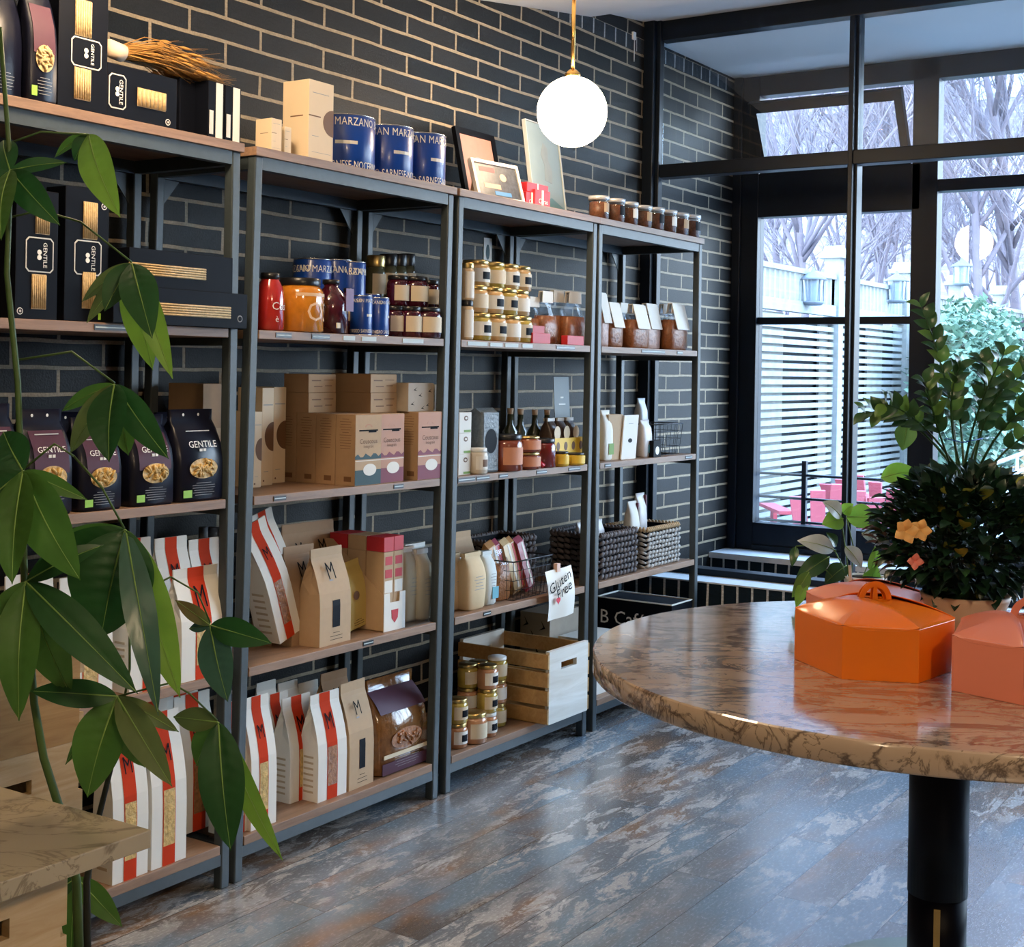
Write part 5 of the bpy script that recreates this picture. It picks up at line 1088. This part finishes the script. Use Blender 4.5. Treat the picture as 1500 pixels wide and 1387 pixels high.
# ---- unit 3, board A
GA3 = 'spread jars piled on the upper board of the third unit'; z0 = ZS['A']
PAL = C('tan spread', (.62, .38, .16), .15, coat=.7, var=.3, scale=40); OLV = C('gold oil', (.45, .32, .06), .12, coat=.8, var=.4, scale=30)
hj = z_at(460, X_at(712, -.38, 1.55), -.38)-z0; rj = (X_at(736, -.38, 1.55)-X_at(690, -.38, 1.55))/2*.52
cols_ = [(700, 'first'), (723, 'second'), (744, 'third'), (765, 'fourth')]
for lev in range(3):
    for i, (px, nn) in enumerate(cols_):
        if lev == 2 and i == 0: pass
        x = X_at(px, -.385 if lev < 2 else -.33, z0+.03+lev*hj); y = -.38 if i < 3 else -.37
        y += .035*(lev == 2) + .012*lev
        jar(rj, hj, PAL if (i+lev) % 3 else OLV, GOLD, 'gold lidded spread jar, %s from the left, %s layer of the pile' % (nn, ('bottom', 'middle', 'top')[lev]), (x, y, z0+lev*hj), GA3, LABEL if (i+lev) % 2 else CREAM2, lab2=BLKC if (i*2+lev) % 3 != 1 else None, name='spread_jar')
for i, px in enumerate((712, 738, 758)):
    for lev in range(3): jar(rj*.9, hj, PAL, GOLD, 'gold lidded spread jar in the rear file, %s column, %s layer' % (('left', 'middle', 'right')[i], ('bottom', 'middle', 'top')[lev]), (X_at(px, -.24, z0+.05+lev*hj), -.24, z0+lev*hj), GA3, LABEL, name='spread_jar')
x, y, rad, h, z = put(3, 'A', 674, 687, 440, -.405)
jar(rad, h, C('creamy sauce', (.60, .45, .28), .2, coat=.5), BLKL, 'slim cream labelled jar by the left post, lower of two', (x+.01, y, z), 'slim jars at the left post', CREAM2, name='slim_jar', lh=(.08, .8)); jar(rad, h*.95, C('creamy sauce'), GOLD, 'slim cream labelled jar by the left post, upper of two', (x+.01, y, z+h), 'slim jars at the left post', CREAM2, name='slim_jar', lh=(.08, .8))
def clearbag(l, r, tp, u, sh, yy, d, cont, label, group, header=CREAM2, fill=.55, seed=1, tilt=0, tag_=False):
    xc, yc, w, h, z = slot(u, sh, l, r, tp, yy, d); t = thing('snack_bag', label, 'bag', (xc, yc, z), tilt, group); r = random.Random(seed); n = 16
    def secs(rows):
        out = []
        for q, sw, sd_ in rows: out.append([((w/2*sw)*abs(math.cos(a))**.6*(1 if math.cos(a) > 0 else -1), (d/2*sd_)*abs(math.sin(a))**.6*(1 if math.sin(a) > 0 else -1), h*q) for a in [2*PI*i/n for i in range(n)]])
        return out
    part(t, 'contents', lambda m: m.loft(secs([(0.002, .86, .86), (.05, .97, .97), (fill*.6, 1, 1), (fill, .90, .85)]), cont, True, True))
    part(t, 'film', lambda m: m.loft(secs([(fill*.98, .93, .88), (fill+.12, .80, .6), (.84, .55, .22), (1, .55, .08)]), CLEAR, False, True))
    if header: part(t, 'header_card', lambda m: (m.prism([(-w*.32, h*.80), (w*.32, h*.80), (w*.30, h*1.02), (-w*.30, h*1.02)], -d*.20, -d*.16, header), m.prism([(-d*.20, h*1.02), (d*.12, h*1.02), (d*.2, h*.80), (d*.17, h*.80), (d*.1, h*1.0), (-d*.17, h*1.0)], -w*.30, w*.30, header, None, 'X')))
    if tag_: part(t, 'label', lambda m: (m.prism([(-d*.16, h*1.0), (-d*.58, h*.45), (-d*.61, h*.45), (-d*.20, h*1.0)], -w*.30, w*.36, header, None, 'X'), ))
    return t
BRN = C('cinnamon crunch', (.24, .085, .030), .35, var=.7, scale=70, bump=.8); PALC = C('pink pale crunch', (.50, .33, .28), .4, var=.5, scale=70, bump=.6)
for i, (l, r, tp, yy) in enumerate(((778, 800, 436, -.36), (796, 820, 428, -.38), (812, 836, 427, -.34), (834, 862, 429, -.38))):
    clearbag(l, r, tp, 3, 'A', yy, .06, BRN, ('first', 'second', 'third', 'fourth')[i]+' clear bag of brown crunch with white header, right of the jar pile', 'clear snack bags with white headers', CREAM2, .55, i)
for i, (l, r, tp, yy) in enumerate(((777, 803, 488, -.415), (828, 852, 492, -.418))):
    xc, yc, w, h, z = slot(3, 'A', l, r, tp, yy, .03); carton(w, .028, h, REDL, ('low dark red box in front of the snack bags, the left one', 'low dark red box in front of the snack bags, the one by the post')[i], 'box', (xc, yc-.012, z), 0, 'low red boxes')
xc, yc, w, h, z = slot(3, 'A', 781, 798, 477, -.395, .03); carton(w, .02, h, C('cherry board', (.40, .03, .04), .5), 'small cherry red box standing behind the left low red box', 'box', (xc, -.385, z), 0, 'low red boxes')
# ---- unit 3, board B
GB3 = 'cream cartons with green leaf print'
zc = ZS['B']; xc, yc, w, h, z = slot(3, 'B', 672, 690, 604, -.40, .08); hh = h/3
for k in range(3):
    t = carton(w, .08, hh, CREAM2, 'cream carton with green and brown print, %s of the stack by the post' % ('bottom', 'middle', 'top')[k], 'box', (xc, yc, z+k*hh), 0, GB3); part(t, 'print', lambda m: (m.box(-w*.1, w*.45, -.0406, -.04, hh*.05, hh*.16, C('leaf green', (.18, .32, .06), .6)), disc(m, w*.05, hh*.72, -.04, w*.16, hh*.12, BROWNI), disc(m, w*.05, hh*.72, -.0406, w*.09, hh*.06, CREAM2)))
xc, yc, w, h, z = slot(3, 'B', 690, 707, 604, -.34, .07); softbag(w, .07, h, NAVY, 'black crinkled bag between the cream cartons and the grey brick pack', (xc, yc, z), None, None, 4, None, pr=False)
x, y, rad, h, z = put(3, 'B', 690, 707, 656, -.405); jar(rad, h, C('pale cream', (.65, .58, .48), .3), C('white lid', (.75, .75, .72), .4), 'little white jar with photo label at the board edge', (x+.008, y, z), None, CREAM2, lab2=BROWNI)
xc, yc, w, h, z = slot(3, 'B', 708, 731, 603, -.405, .07); t = carton(w, .07, h, CLAYP, 'dark grey vacuum packed brick with black oval badge', 'pack', (xc, yc, z), -.06, None, 'vacuum_pack', .008); part(t, 'badge', lambda m: disc(m, 0, h*.52, -.0355, w*.34, h*.20, BLKC)); part(t, 'crimp', lambda m: m.loft([[(-w*.5, -.03, h*.97), (w*.5, -.03, h*.97), (w*.5, .03, h*.97), (-w*.5, .03, h*.97)], [(-w*.52, -.002, h*1.06), (w*.52, -.002, h*1.06), (w*.52, .002, h*1.06), (-w*.52, .002, h*1.06)]], CLAYP))
ORL = C('orange label', (.62, .26, .14), .6, var=.04)
x, y, rad, h, z = put(3, 'B', 728, 756, 636, -.395); jar(rad, h, C('rust sauce', (.22, .045, .02), .12, coat=.8), BLKL, 'wide jar of rust red sauce with orange label, left of the sauce jars', (x, y, z), 'sauce jars on the middle board', ORL, name='sauce_jar')
x, y, rad, h, z = put(3, 'B', 758, 783, 662, -.395); jar(rad, h, C('rust sauce'), GOLD, 'jar with orange label, bottom one of two stacked', (x, y, z), 'sauce jars on the middle board', ORL, name='sauce_jar'); jar(rad, h*.95, C('rust sauce'), GOLD, 'jar with orange label, top one of two stacked', (x, y, z+h), 'sauce jars on the middle board', ORL, name='sauce_jar')
x, y, rad, h, z = put(3, 'B', 784, 806, 642, -.39); jar(rad, h, C('deep red sauce', (.16, .015, .012), .12, coat=.8), BLKL, 'jar of dark red sauce with tiny label, right of the stacked pair', (x, y, z), 'sauce jars on the middle board', None, name='sauce_jar')
OIL = C('dark oil', (.035, .04, .02), .08, coat=.9, var=.3); CORK = C('cork stopper', (.45, .30, .19), .7)
for i, (px, tp) in enumerate(((747, 598), (762, 599), (783, 600), (801, 600))):
    x = X_at(px, -.27, 1.15); h = z_at(tp, x, -.27)-ZS['B']; t = thing('oil_bottle', ('first', 'second', 'third', 'fourth')[i]+' of four small dark bottles with cork stoppers behind the sauce jars', 'bottle', (x, -.27, ZS['B']), 0, 'corked bottles'); 
    part(t, 'body', lambda m: m.lathe([(0, .001), (.028, .003), (.028, h*.60), (.012, h*.72), (.011, h*.90), (0, h*.90)], OIL, 20)); part(t, 'cork', lambda m: m.lathe([(0, h*.88), (.010, h*.88), (.012, h), (0, h)], CORK, 14))
t = None; xc, yc, w, h, z = slot(3, 'B', 815, 837, 552, -.20, .02); t = thing('sign_card', 'tall grey card standing upright behind the yellow packets', 'card', (xc, -.2, z)); t.rotation_euler = (-.06, 0, 0); part(t, 'card', lambda m: m.box(-w/2, w/2, -.0015, .0015, 0, h, GREYC)); part(t, 'lettering', lambda m: (m.box(-w*.1, w*.1, -.0022, -.0015, h*.74, h*.76, SILV), m.box(-w*.22, w*.22, -.0022, -.0015, h*.66, h*.675, SILV)))
xc, yc, w, h, z = slot(3, 'B', 812, 856, 641, -.385, .10); t = thing('packet_tray', 'yellow card display tray with four oval cut-outs', 'tray', (xc, -.385+.05, z))
part(t, 'tray', lambda m: (m.box(-w/2, w/2, -.05, -.048, 0, h, YELL), m.box(-w/2, w/2, .048, .05, 0, h, YELL), m.box(-w/2, -w/2+.002, -.048, .048, 0, h, YELL), m.box(w/2-.002, w/2, -.048, .048, 0, h, YELL), m.box(-w/2, w/2, -.048, .048, 0, .002, YELL)))
part(t, 'oval_print', lambda m: [disc(m, w*(-.375+.25*k), h*.70, -.05, w*.055, h*.16, BROWNI) for k in range(4)])
tyx = xc
for k in range(3): 
    t = softbag(w*.28, .07, h*1.7, C('cocoa packet', (.05, .03, .02), .3, bump=.4, scale=60), 'brown packet in the yellow tray, %s of three' % ('left', 'middle', 'right')[k], (tyx+w*(-.31+.31*k), -.385+.05, z+.003), 'brown packets in yellow tray', SILV, 20+k, None, pr=False); part(t, 'label', lambda m: disc(m, 0, h*1.15, -.037, w*.10, h*.26, LABEL))
for i, (l, r, tp) in enumerate(((812, 828, 661), (831, 850, 663))):
    x, y, rad, h, z = put(3, 'B', l, r, tp, -.412); jar(rad*.95, h, C('yellow spread', (.60, .36, .03), .2, coat=.6), BLKL, ('little yellow jar with black lid, left of two by the tray', 'little yellow jar with black lid, right of two by the tray')[i], (x, y, z), 'little yellow jars', YELL, name='spread_jar')
xc, yc, w, h, z = slot(3, 'B', 788, 812, 668, -.422, .02); softbag(.06, .018, .05, C('red foil', (.42, .02, .03), .25, bump=.5), 'small crumpled red sachet at the board edge', (xc, -.418, z), None, None, 8, None, pr=False, rot=(-.9, 0, .3)).location.z += .006
# ---- unit 3, board C
GC3 = 'flour bags on the fourth board of the third unit'
FL = C('flour bag paper', (.66, .50, .30), .75, var=.06, bump=.25, scale=30); FLW = C('pale blue white bag paper', (.62, .66, .64), .7, bump=.2)
for i, (l, r, tp, yy, lb, mt, lab) in enumerate(((687, 716, 810, -.405, 'tan flour bag with dark print, front one on the fourth board', FL, None), (714, 731, 808, -.39, 'narrow white flour bag with blue print beside the tan one', FLW, C('sky label', (.12, .38, .48), .6)), (664, 686, 812, -.36, 'tan flour bag touching the left post, fourth board', FL, None), (680, 694, 815, -.33, 'pale flour bag squeezed between two tan ones', FLW, None))):
    xc, yc, w, h, z = slot(3, 'C', l, r, tp, yy, .075); softbag(w, .075, h, mt, lb, (xc, yc, z), GC3, mt, 30+i, lab)
xc, yc, w, h, z = slot(3, 'C', 670, 698, 779, -.22, .06); paper_bag(w, .06, h, KRAFTL, 'small kraft bag with folded top leaning behind the flour bags', (xc, yc, z), None, M_=False)
clearbag(729, 752, 806, 3, 'C', -.37, .07, PASTD, 'clear bag of small mixed pasta with tan band, left of the wire basket', None, None, .72, 5)
def wire_basket(w, d, h, label, loc, nx=9, nz=4):
    t = thing('wire_basket', label, 'basket', loc); k = .88
    def rect(q): s_ = k+(1-k)*q; return [(-w/2*s_, -d/2*s_, h*q), (w/2*s_, -d/2*s_, h*q), (w/2*s_, d/2*s_, h*q), (-w/2*s_, d/2*s_, h*q)]
    part(t, 'rim', lambda m: m.tube(rect(1)+[rect(1)[0]], .0028, WIRE, 6))
    def f(m):
        for j in range(nz): r = rect(j/nz); r = [(a, b, c+.0014) for a, b, c in r]; m.tube(r+[r[0]], .0012, WIRE, 5)
        for i in range(nx+1):
            q = i/nx; a, b = rect(0), rect(1)
            for p, p2 in ((0, 1), (3, 2)):
                A0 = Vector(a[p]).lerp(Vector(a[p2]), q); B0 = Vector(b[p]).lerp(Vector(b[p2]), q); m.tube([A0+Vector((0, 0, .0014)), B0], .0011, WIRE, 5)
        for i in range(7):
            q = i/6; a, b = rect(0), rect(1)
            for p, p2 in ((0, 3), (1, 2)): m.tube([Vector(a[p]).lerp(Vector(a[p2]), q)+Vector((0, 0, .0014)), Vector(b[p]).lerp(Vector(b[p2]), q)], .0011, WIRE, 5)
        for i in range(nx+1): q = i/nx; m.tube([Vector(rect(0)[0]).lerp(Vector(rect(0)[1]), q)+Vector((0, 0, .0014)), Vector(rect(0)[3]).lerp(Vector(rect(0)[2]), q)+Vector((0, 0, .0014))], .0011, WIRE, 4)
    part(t, 'mesh', f); return t
xc, yc, w, h, z = slot(3, 'C', 752, 808, 818, -.41, .18); bx_ = xc; wire_basket(w, .18, h, 'black wire basket of long snack packets, with a paper note clipped on', (xc, -.41+.09, z))
for k in range(5):
    a = random.Random(k); L = .21; t = thing('snack_packet', ('first', 'second', 'third', 'fourth', 'fifth')[k]+' long packet from the left leaning in the wire basket', 'packet', (bx_-w*.36+w*.18*k+.01, -.33+.012*(k % 2), z+.006), 0, 'long packets in the wire basket'); t.rotation_euler = (-.12, -.30, 0)
    mt = (C('amber packet', (.42, .20, .06), .3, var=.4, bump=.4), C('plum packet', (.30, .05, .08), .3, bump=.4), C('straw packet', (.55, .38, .18), .35, var=.3))[k % 3]
    part(t, 'body', lambda m: m.loft([[(-.021*s_, -.016*e_, q*L), (.021*s_, -.016*e_, q*L), (.021*s_, .016*e_, q*L), (-.021*s_, .016*e_, q*L)] for q, s_, e_ in ((0, 1, .1), (.08, 1, 1), (.9, 1, 1), (1, 1, .1))], mt)); part(t, 'stripe', lambda m: m.box(.004, .014, -.0168, -.016, .02, L*.88, REDL if k % 2 else CREAM2))
# handwritten note hanging on the basket
n0 = Vector((X_at(795, -.437, .68), -.437, z_at(834, X_at(812, -.437, .68), -.437))); nx1 = X_at(834, -.437, .68); nh = n0.z-z_at(905, X_at(812, -.437, .5), -.437)
t = thing('paper_note', 'white paper note with handwriting and red heart hanging from the shelf edge', 'note', tuple(n0)); wn = nx1-n0.x
def ny(q, s_): return -.010-.022*math.sin(q*PI)*.5-.012*q
part(t, 'paper', lambda m: m.loft([[(wn*i/8+.004*q, ny(q, i/8)+.004*math.sin(i*.9), -nh*q+.006*i/8) for i in range(9)] for q in [k/10 for k in range(11)]], CREAM2, False, True, None, False))
def f(m):
    text(m, 'Gluten', wn*.30, INK, wn*.42, ny(.3, 0)-.006, -nh*.24, rot=.35); text(m, 'Free', wn*.32, INK, wn*.55, ny(.45, 0)-.006, -nh*.42, rot=.35)
    c = (wn*.30, -nh*.60); s_ = wn*.075; pts = [(c[0]+s_*(16*math.sin(a)**3)/16, c[1]+s_*(13*math.cos(a)-5*math.cos(2*a)-2*math.cos(3*a)-math.cos(4*a))/16) for a in [2*PI*i/24 for i in range(24)]]
    m.prism(pts, ny(.6, 0)-.0075, ny(.6, 0)-.0065, C('red heart', (.7, .03, .06), .5))
part(t, 'handwriting', f); part(t, 'clip', lambda m: m.box(wn*.40, wn*.52, -.016, .0, -.008, .022, C('peach peg', (.75, .5, .4), .5)))
def wicker(w, d, h, mat, label, loc, rim=None, rows=9):
    t = thing('wicker_basket', label, 'basket', loc, 0, 'wicker baskets')
    part(t, 'liner', lambda m: (m.box(-w/2+.008, w/2-.008, -d/2+.008, -d/2+.011, .003, h*.93, BLKC), m.box(-w/2+.008, w/2-.008, d/2-.011, d/2-.008, .003, h*.93, BLKC), m.box(-w/2+.008, -w/2+.011, -d/2+.008, d/2-.008, .003, h*.93, BLKC), m.box(w/2-.011, w/2-.008, -d/2+.008, d/2-.008, .003, h*.93, BLKC), m.box(-w/2+.006, w/2-.006, -d/2+.006, d/2-.006, 0, .003, BLKC)))
    r = random.Random(2)
    def f(m):
        rh = h*(.97 if not rim else .86)/rows
        for j in range(rows):
            z = (j+.5)*rh; st = .030; off = (j % 2)*st/2
            def strand(p, dr, nrm):
                L = rh*.95; c = Vector(p)+Vector((0, 0, z+r.uniform(-.002, .002))); dr = Vector(dr); nrm = Vector(nrm); a = c-dr*st*.62+Vector((0, 0, -rh*.30)); b = c+dr*st*.62+Vector((0, 0, rh*.30))
                m.tube([a-nrm*.004, a.lerp(b, .25)+nrm*.004, a.lerp(b, .5)+nrm*.006, a.lerp(b, .75)+nrm*.004, b-nrm*.004], [rh*.18, rh*.36, rh*.42, rh*.36, rh*.18], mat, 6)
            n = int(w/st)
            for i in range(n): 
                x = -w/2+w*(i+.5)/n+off*.5; 
                if x < w/2: strand((x, -d/2, 0), (1, 0, 0), (0, -1, 0)); strand((x, d/2, 0), (1, 0, 0), (0, 1, 0))
            n = int(d/st)
            for i in range(n):
                y = -d/2+d*(i+.5)/n; strand((-w/2, y, 0), (0, 1, 0), (-1, 0, 0)); strand((w/2, y, 0), (0, 1, 0), (1, 0, 0))
    part(t, 'weave', f)
    def g(m):
        mt = rim or mat; zz = h*.93; n = int(w/.016)
        for s_ in (-1, 1):
            for i in range(n): x = -w/2+w*(i+.5)/n; m.tube([(x-.003, s_*d/2, zz-h*.06), (x, s_*(d/2+.005), zz), (x+.003, s_*d/2, zz+h*.06)], [.004, .0085, .004], mt, 6)
            n2 = int(d/.016)
            for i in range(n2): y = -d/2+d*(i+.5)/n2; m.tube([(s_*w/2, y-.003, zz-h*.06), (s_*(w/2+.005), y, zz), (s_*w/2, y+.003, zz+h*.06)], [.004, .0085, .004], mt, 6)
    part(t, 'rim', g); return t
xc, yc, w, h, z = slot(3, 'C', 800, 862, 772, -.22, .16); wicker(.30, .16, h*.98, WICKD, 'darkest wicker basket, in shadow behind the paper note', (1.8727-.19, -.125, z), None, 8)
# ---- unit 4, board C baskets
xc, yc, w, h, z = slot(4, 'C', 877, 932, 776, -.405, .24); wicker(w*.97, .22, h, WICKD, 'dark grey wicker basket, left of the pair on the farthest unit', (xc+.004, -.405+.115, z), None, 8); dk = (xc, z, h)
xc, yc, w, h, z = slot(4, 'C', 945, 996, 768, -.40, .22); wicker(w*.93, .20, h, WICKL, 'pale wicker basket with tan rim, right of the pair on the farthest unit', (xc+.004, -.40+.105, z), C('tan rope rim', (.50, .36, .20), .7, var=.3, scale=50), 8); lt = (xc, z, h, w)
for i, (dx, hh, mt, lb) in enumerate(((-.03, .16, C('white wine foil', (.60, .56, .54), .35, bump=.4), 'tall white bag with maroon edge standing in the pale wicker basket'), (-.10, .13, CREAM2, 'shorter white bag with red edge in the pale wicker basket'))):
    t = softbag(.085, .05, hh+.12, mt, lb, (lt[0]+dx+.02, -.29, lt[1]+.02), 'bags in the wicker baskets', None, 50+i, None, pr=False); part(t, 'edge_band', lambda m: m.box(.030, .040, -.014, .012, hh*.55+.12*.6, hh+.11, C('maroon edge', (.14, .02, .04), .5)))
for i, dx in enumerate((-.07, .0, .07)): softbag(.07, .05, dk[2]+.015, (C('white wine foil'), PKR, C('white wine foil'))[i], 'small wrapped packet in the dark wicker basket, %s of three' % ('left', 'middle', 'right')[i], (dk[0]+dx, -.27, dk[1]+.012), 'bags in the wicker baskets', None, 60+i, None, pr=False)
# ---- unit 4, top jars
GT4 = 'clear cylinder jars in a row on the farthest unit'; CON = C('spice mix', (.16, .06, .03), .4, var=.9, scale=120)
for i, px in enumerate((877, 900, 919, 939, 957, 975, 992, 1009)):
    yy = -.39+.0*i; z = ZS['T']; x = X_at(px, yy, z+.05); tp = (288, 292, 297, 302, 305, 309, 313, 316)[i]; h = z_at(tp, x, yy)-z; rad = (X_at(px+7.2, yy, z+.05)-X_at(px-7.2, yy, z+.05))/2*1.05
    t = thing('spice_jar', '%s clear jar from the left in the row on top of the farthest unit' % ('first', 'second', 'third', 'fourth', 'fifth', 'sixth', 'seventh', 'eighth')[i], 'jar', (x, yy, z), 0, GT4)
    part(t, 'glass', lambda m: m.lathe([(rad*.97, 0), (rad, .003), (rad, h*.86)], JARG, 24, False)); part(t, 'lid', lambda m: m.lathe([(0, h*.84), (rad*1.03, h*.84), (rad*1.03, h), (0, h)], C('silver white lid', (.62, .62, .62), .3, metal=.4), 24)); part(t, 'contents', lambda m: m.lathe([(0, .002), (rad*.9, .002), (rad*.9, h*.74), (0, h*.74)], CON, 20)); part(t, 'label', lambda m: m.lathe([(rad*1.004, h*.30), (rad*1.004, h*.70)], (KRAFTL, BLKC, CREAM2)[i % 3], 20, False, None, -PI/2-.5, -PI/2+.9))
# ---- unit 4, board A
GA4 = 'snack bags with white card headers on the farthest unit'
for i, (l, r, tp, yy, cn, tg) in enumerate(((880, 897, 430, -.38, PALC, True), (894, 917, 444, -.39, BRN, True), (912, 930, 445, -.30, BRN, False), (928, 955, 447, -.40, BRN, True), (948, 972, 446, -.34, PALC, True), (974, 994, 447, -.33, BRN, False), (985, 1012, 446, -.39, BRN, True))):
    clearbag(l, r, tp, 4, 'A', yy, .07, cn, ('first', 'second', 'third', 'fourth', 'fifth', 'sixth', 'seventh')[i]+' bag from the left with white card header, upper board by the window', GA4, CREAM2, .66, 70+i, 0, tg)
# ---- unit 4, board B
softbag(.075, .05, z_at(600, X_at(884, -.33, 1.1), -.33)-ZS['B'], CREAM2, 'crumpled white bag with green print, left end of the board', (X_at(885, -.36, 1.1), -.36, ZS['B']), None, None, 80, C('leaf green'), pr=False)
xc, yc, w, h, z = slot(4, 'B', 891, 912, 607, -.38, .10); carton(w, .10, h, KRAFTL, 'open kraft bag standing left of the white tag card', 'bag', (xc, yc, z), 0, None, 'kraft_bag')
xc, yc, w, h, z = slot(4, 'B', 913, 934, 608, -.39, .09); t = thing('tag_card', 'white slanted card with small dark emblem, farthest unit', 'card', (xc, -.385, z)); part(t, 'card', lambda m: m.prism([(-w/2-.012, 0), (w/2-.012, 0), (w/2+.012, h), (-w/2+.012, h)], -.003, .003, CREAM2)); part(t, 'emblem', lambda m: (disc(m, 0, h*.42, -.003, w*.14, h*.05, BLKC), m.box(-w*.1, w*.2, -.0036, -.003, h*.8, h*.81, GREYI)))
softbag(.085, .05, .155, C('white wine foil'), 'shiny white pouch with blue print in front of the wire basket', (X_at(943, -.37, 1.08), -.37, ZS['B']), None, None, 81, C('sky label'), pr=False)
xc, yc, w, h, z = slot(4, 'B', 953, 964, 645, -.40, .04); t = carton(w, .03, h, BLKC, 'small black box with white figure beside the wire basket', 'box', (xc, -.40, z)); part(t, 'print', lambda m: disc(m, 0, h*.4, -.015, w*.25, h*.25, WHITEI))
softbag(.075, .05, .24, C('translucent wrap', (.45, .48, .50), .25, bump=.5), 'tall twisted plastic wrapped packet behind the pouch', (X_at(938, -.22, 1.1), -.22, ZS['B']), None, None, 82, None, pr=False)
x0 = X_at(962, -.38, 1.05); x1 = X_at(1001, -.38, 1.05); wire_basket(x1-x0, .16, z_at(622, x0, -.38)-ZS['B'], 'empty black wire basket at the right end by the window', ((x0+x1)/2-.01, -.30, ZS['B']), 7, 4)
# ---- unit 4, bottom board: writing tray and white box
t = thing('black_box', 'black box with white handwriting on its side at the bottom of the farthest unit', 'box', (2.71, -.235, ZS['D'])); hb_ = .275
part(t, 'body', lambda m: m.box(-.105, .09, -.185, .185, 0, hb_, BLKC)); part(t, 'rim', lambda m: [m.box(*a, hb_, hb_+.005, CREAM2) for a in ((-.107, -.101, -.187, .187), (.088, .093, -.187, .187), (-.101, .088, -.187, -.181), (-.101, .088, .181, .187))])
part(t, 'lettering', lambda m: text(m, 'B Café Br', .085, WHITEI, -.1065, .0, hb_*.70, face='L'))
xw = 1.985; t = carton(.26, .16, .22, CREAM2, 'white carton with small black logo at the bottom left of the farthest unit', 'box', (xw+.13, -.31, ZS['D'])); part(t, 'logo', lambda m: (m.box(-.1306, -.130, -.03, .02, .165, .172, INK), m.box(-.1306, -.130, -.03, -.012, .14, .165, INK)))
t = carton(.24, .14, .30, BIRD, 'pale carton printed with dark birds behind the white carton in the farthest unit', 'box', (xw+.12, -.12, ZS['D'])); part(t, 'print', lambda m: [m.prism([(a, b), (a+.02, b+.03), (a+.01, b+.005), (a+.03, b-.01)], -.1206, -.120, INK, None, 'X') for a, b in ((-.05, .24), (.0, .20), (-.02, .14), (.03, .25), (.02, .1), (-.055, .18))])
GD4 = 'white cartons at the bottom behind the crate'
# ---- unit 3, bottom board: crate, jars
crate('pale slatted crate with white end panel on the bottom board of the third unit', 1.803-.010, -.478, ZS['D'], w=.275, d=.395, h=.262, endmat=PINEW, slat=PINEH, group=None)
GD3 = 'small jars piled on the bottom board of the third unit'; z0 = ZS['D']
x, y, rad, hj, z = put(3, 'D', 682, 706, 1042, -.385)
jar(rad, hj, C('salmon paste', (.50, .24, .12), .2, coat=.6), GOLD, 'jar with pinkish label standing alone in front of the bottom pile', (x, y, z), GD3, LABEL, name='spread_jar')
for i, (px, yy, n, nn) in enumerate(((713, -.375, 3, 'right front'), (727, -.325, 3, 'far right'), (699, -.315, 3, 'middle'), (684, -.31, 3, 'left middle'), (669, -.375, 2, 'left front'))):
    for lev in range(n):
        hk = hj*.80; jar(rad*.80, hk, OLV if (i+lev) % 2 else C('salmon paste'), GOLD if (i+lev) % 3 else C('white lid', (.75, .75, .72), .4), '%s column of the bottom jar pile, %s jar' % (nn, ('lowest', 'second', 'top')[lev]), (X_at(px, yy, z0+.05), yy, z0+lev*hk), GD3, LABEL if (i+lev) % 2 else CREAM2, lab2=BLKC if i % 2 == 0 else None, name='spread_jar')
# ---- price strips on the board edges
STRIPB = C('black tag holder', (.015, .018, .022), .35); STRIPW = C('pale tag paper', (.55, .62, .62), .6)
def tags(u, sh, spans, styles):
    for i, ((a, b), st) in enumerate(zip(spans, styles)):
        z = ZS[sh]-TH*.5; x0 = X_at(a, YF, z); x1 = X_at(b, YF, z); nmu = {1: 'nearest', 2: 'second', 3: 'third', 4: 'farthest'}[u]; nms = {'A': 'upper', 'B': 'middle', 'C': 'fourth'}[sh]
        t = thing('price_strip', '%s price strip on the %s board edge of the %s unit, %s' % (('dark', 'pale')[st], nms, nmu, ('first from left', 'second from left', 'third from left', 'fourth from left', 'fifth from left')[i]), 'price tag', ((x0+x1)/2, YF+.001, z-.006), 0, 'price strips on the board edges'); w = x1-x0
        if st: part(t, 'paper', lambda m: m.box(-w/2, w/2, -.002, 0, 0, .013, STRIPW))
        else: part(t, 'holder', lambda m: m.box(-w/2, w/2, -.002, 0, 0, .013, STRIPB)); part(t, 'paper', lambda m: m.box(-w/2+.003, w/2-.002, -.0024, -.002, .005, .008, STRIPW))
tags(1, 'A', [(138, 196)], [0]); tags(2, 'A', [(404, 427), (457, 483), (503, 520), (530, 551), (590, 620)], [0, 0, 1, 1, 1]); tags(2, 'B', [(401, 419), (577, 591)], [0, 0]); tags(2, 'C', [(532, 547)], [0])
tags(3, 'A', [(685, 714), (718, 736), (740, 759), (765, 780), (815, 842)], [1, 1, 1, 1, 0]); tags(3, 'B', [(671, 696), (698, 717), (731, 744), (786, 801), (833, 850)], [0, 0, 0, 0, 0]); tags(3, 'C', [(708, 719)], [0])
tags(4, 'A', [(940, 974), (992, 1000)], [0, 0]); tags(4, 'B', [(886, 895), (1004, 1014)], [0, 0])
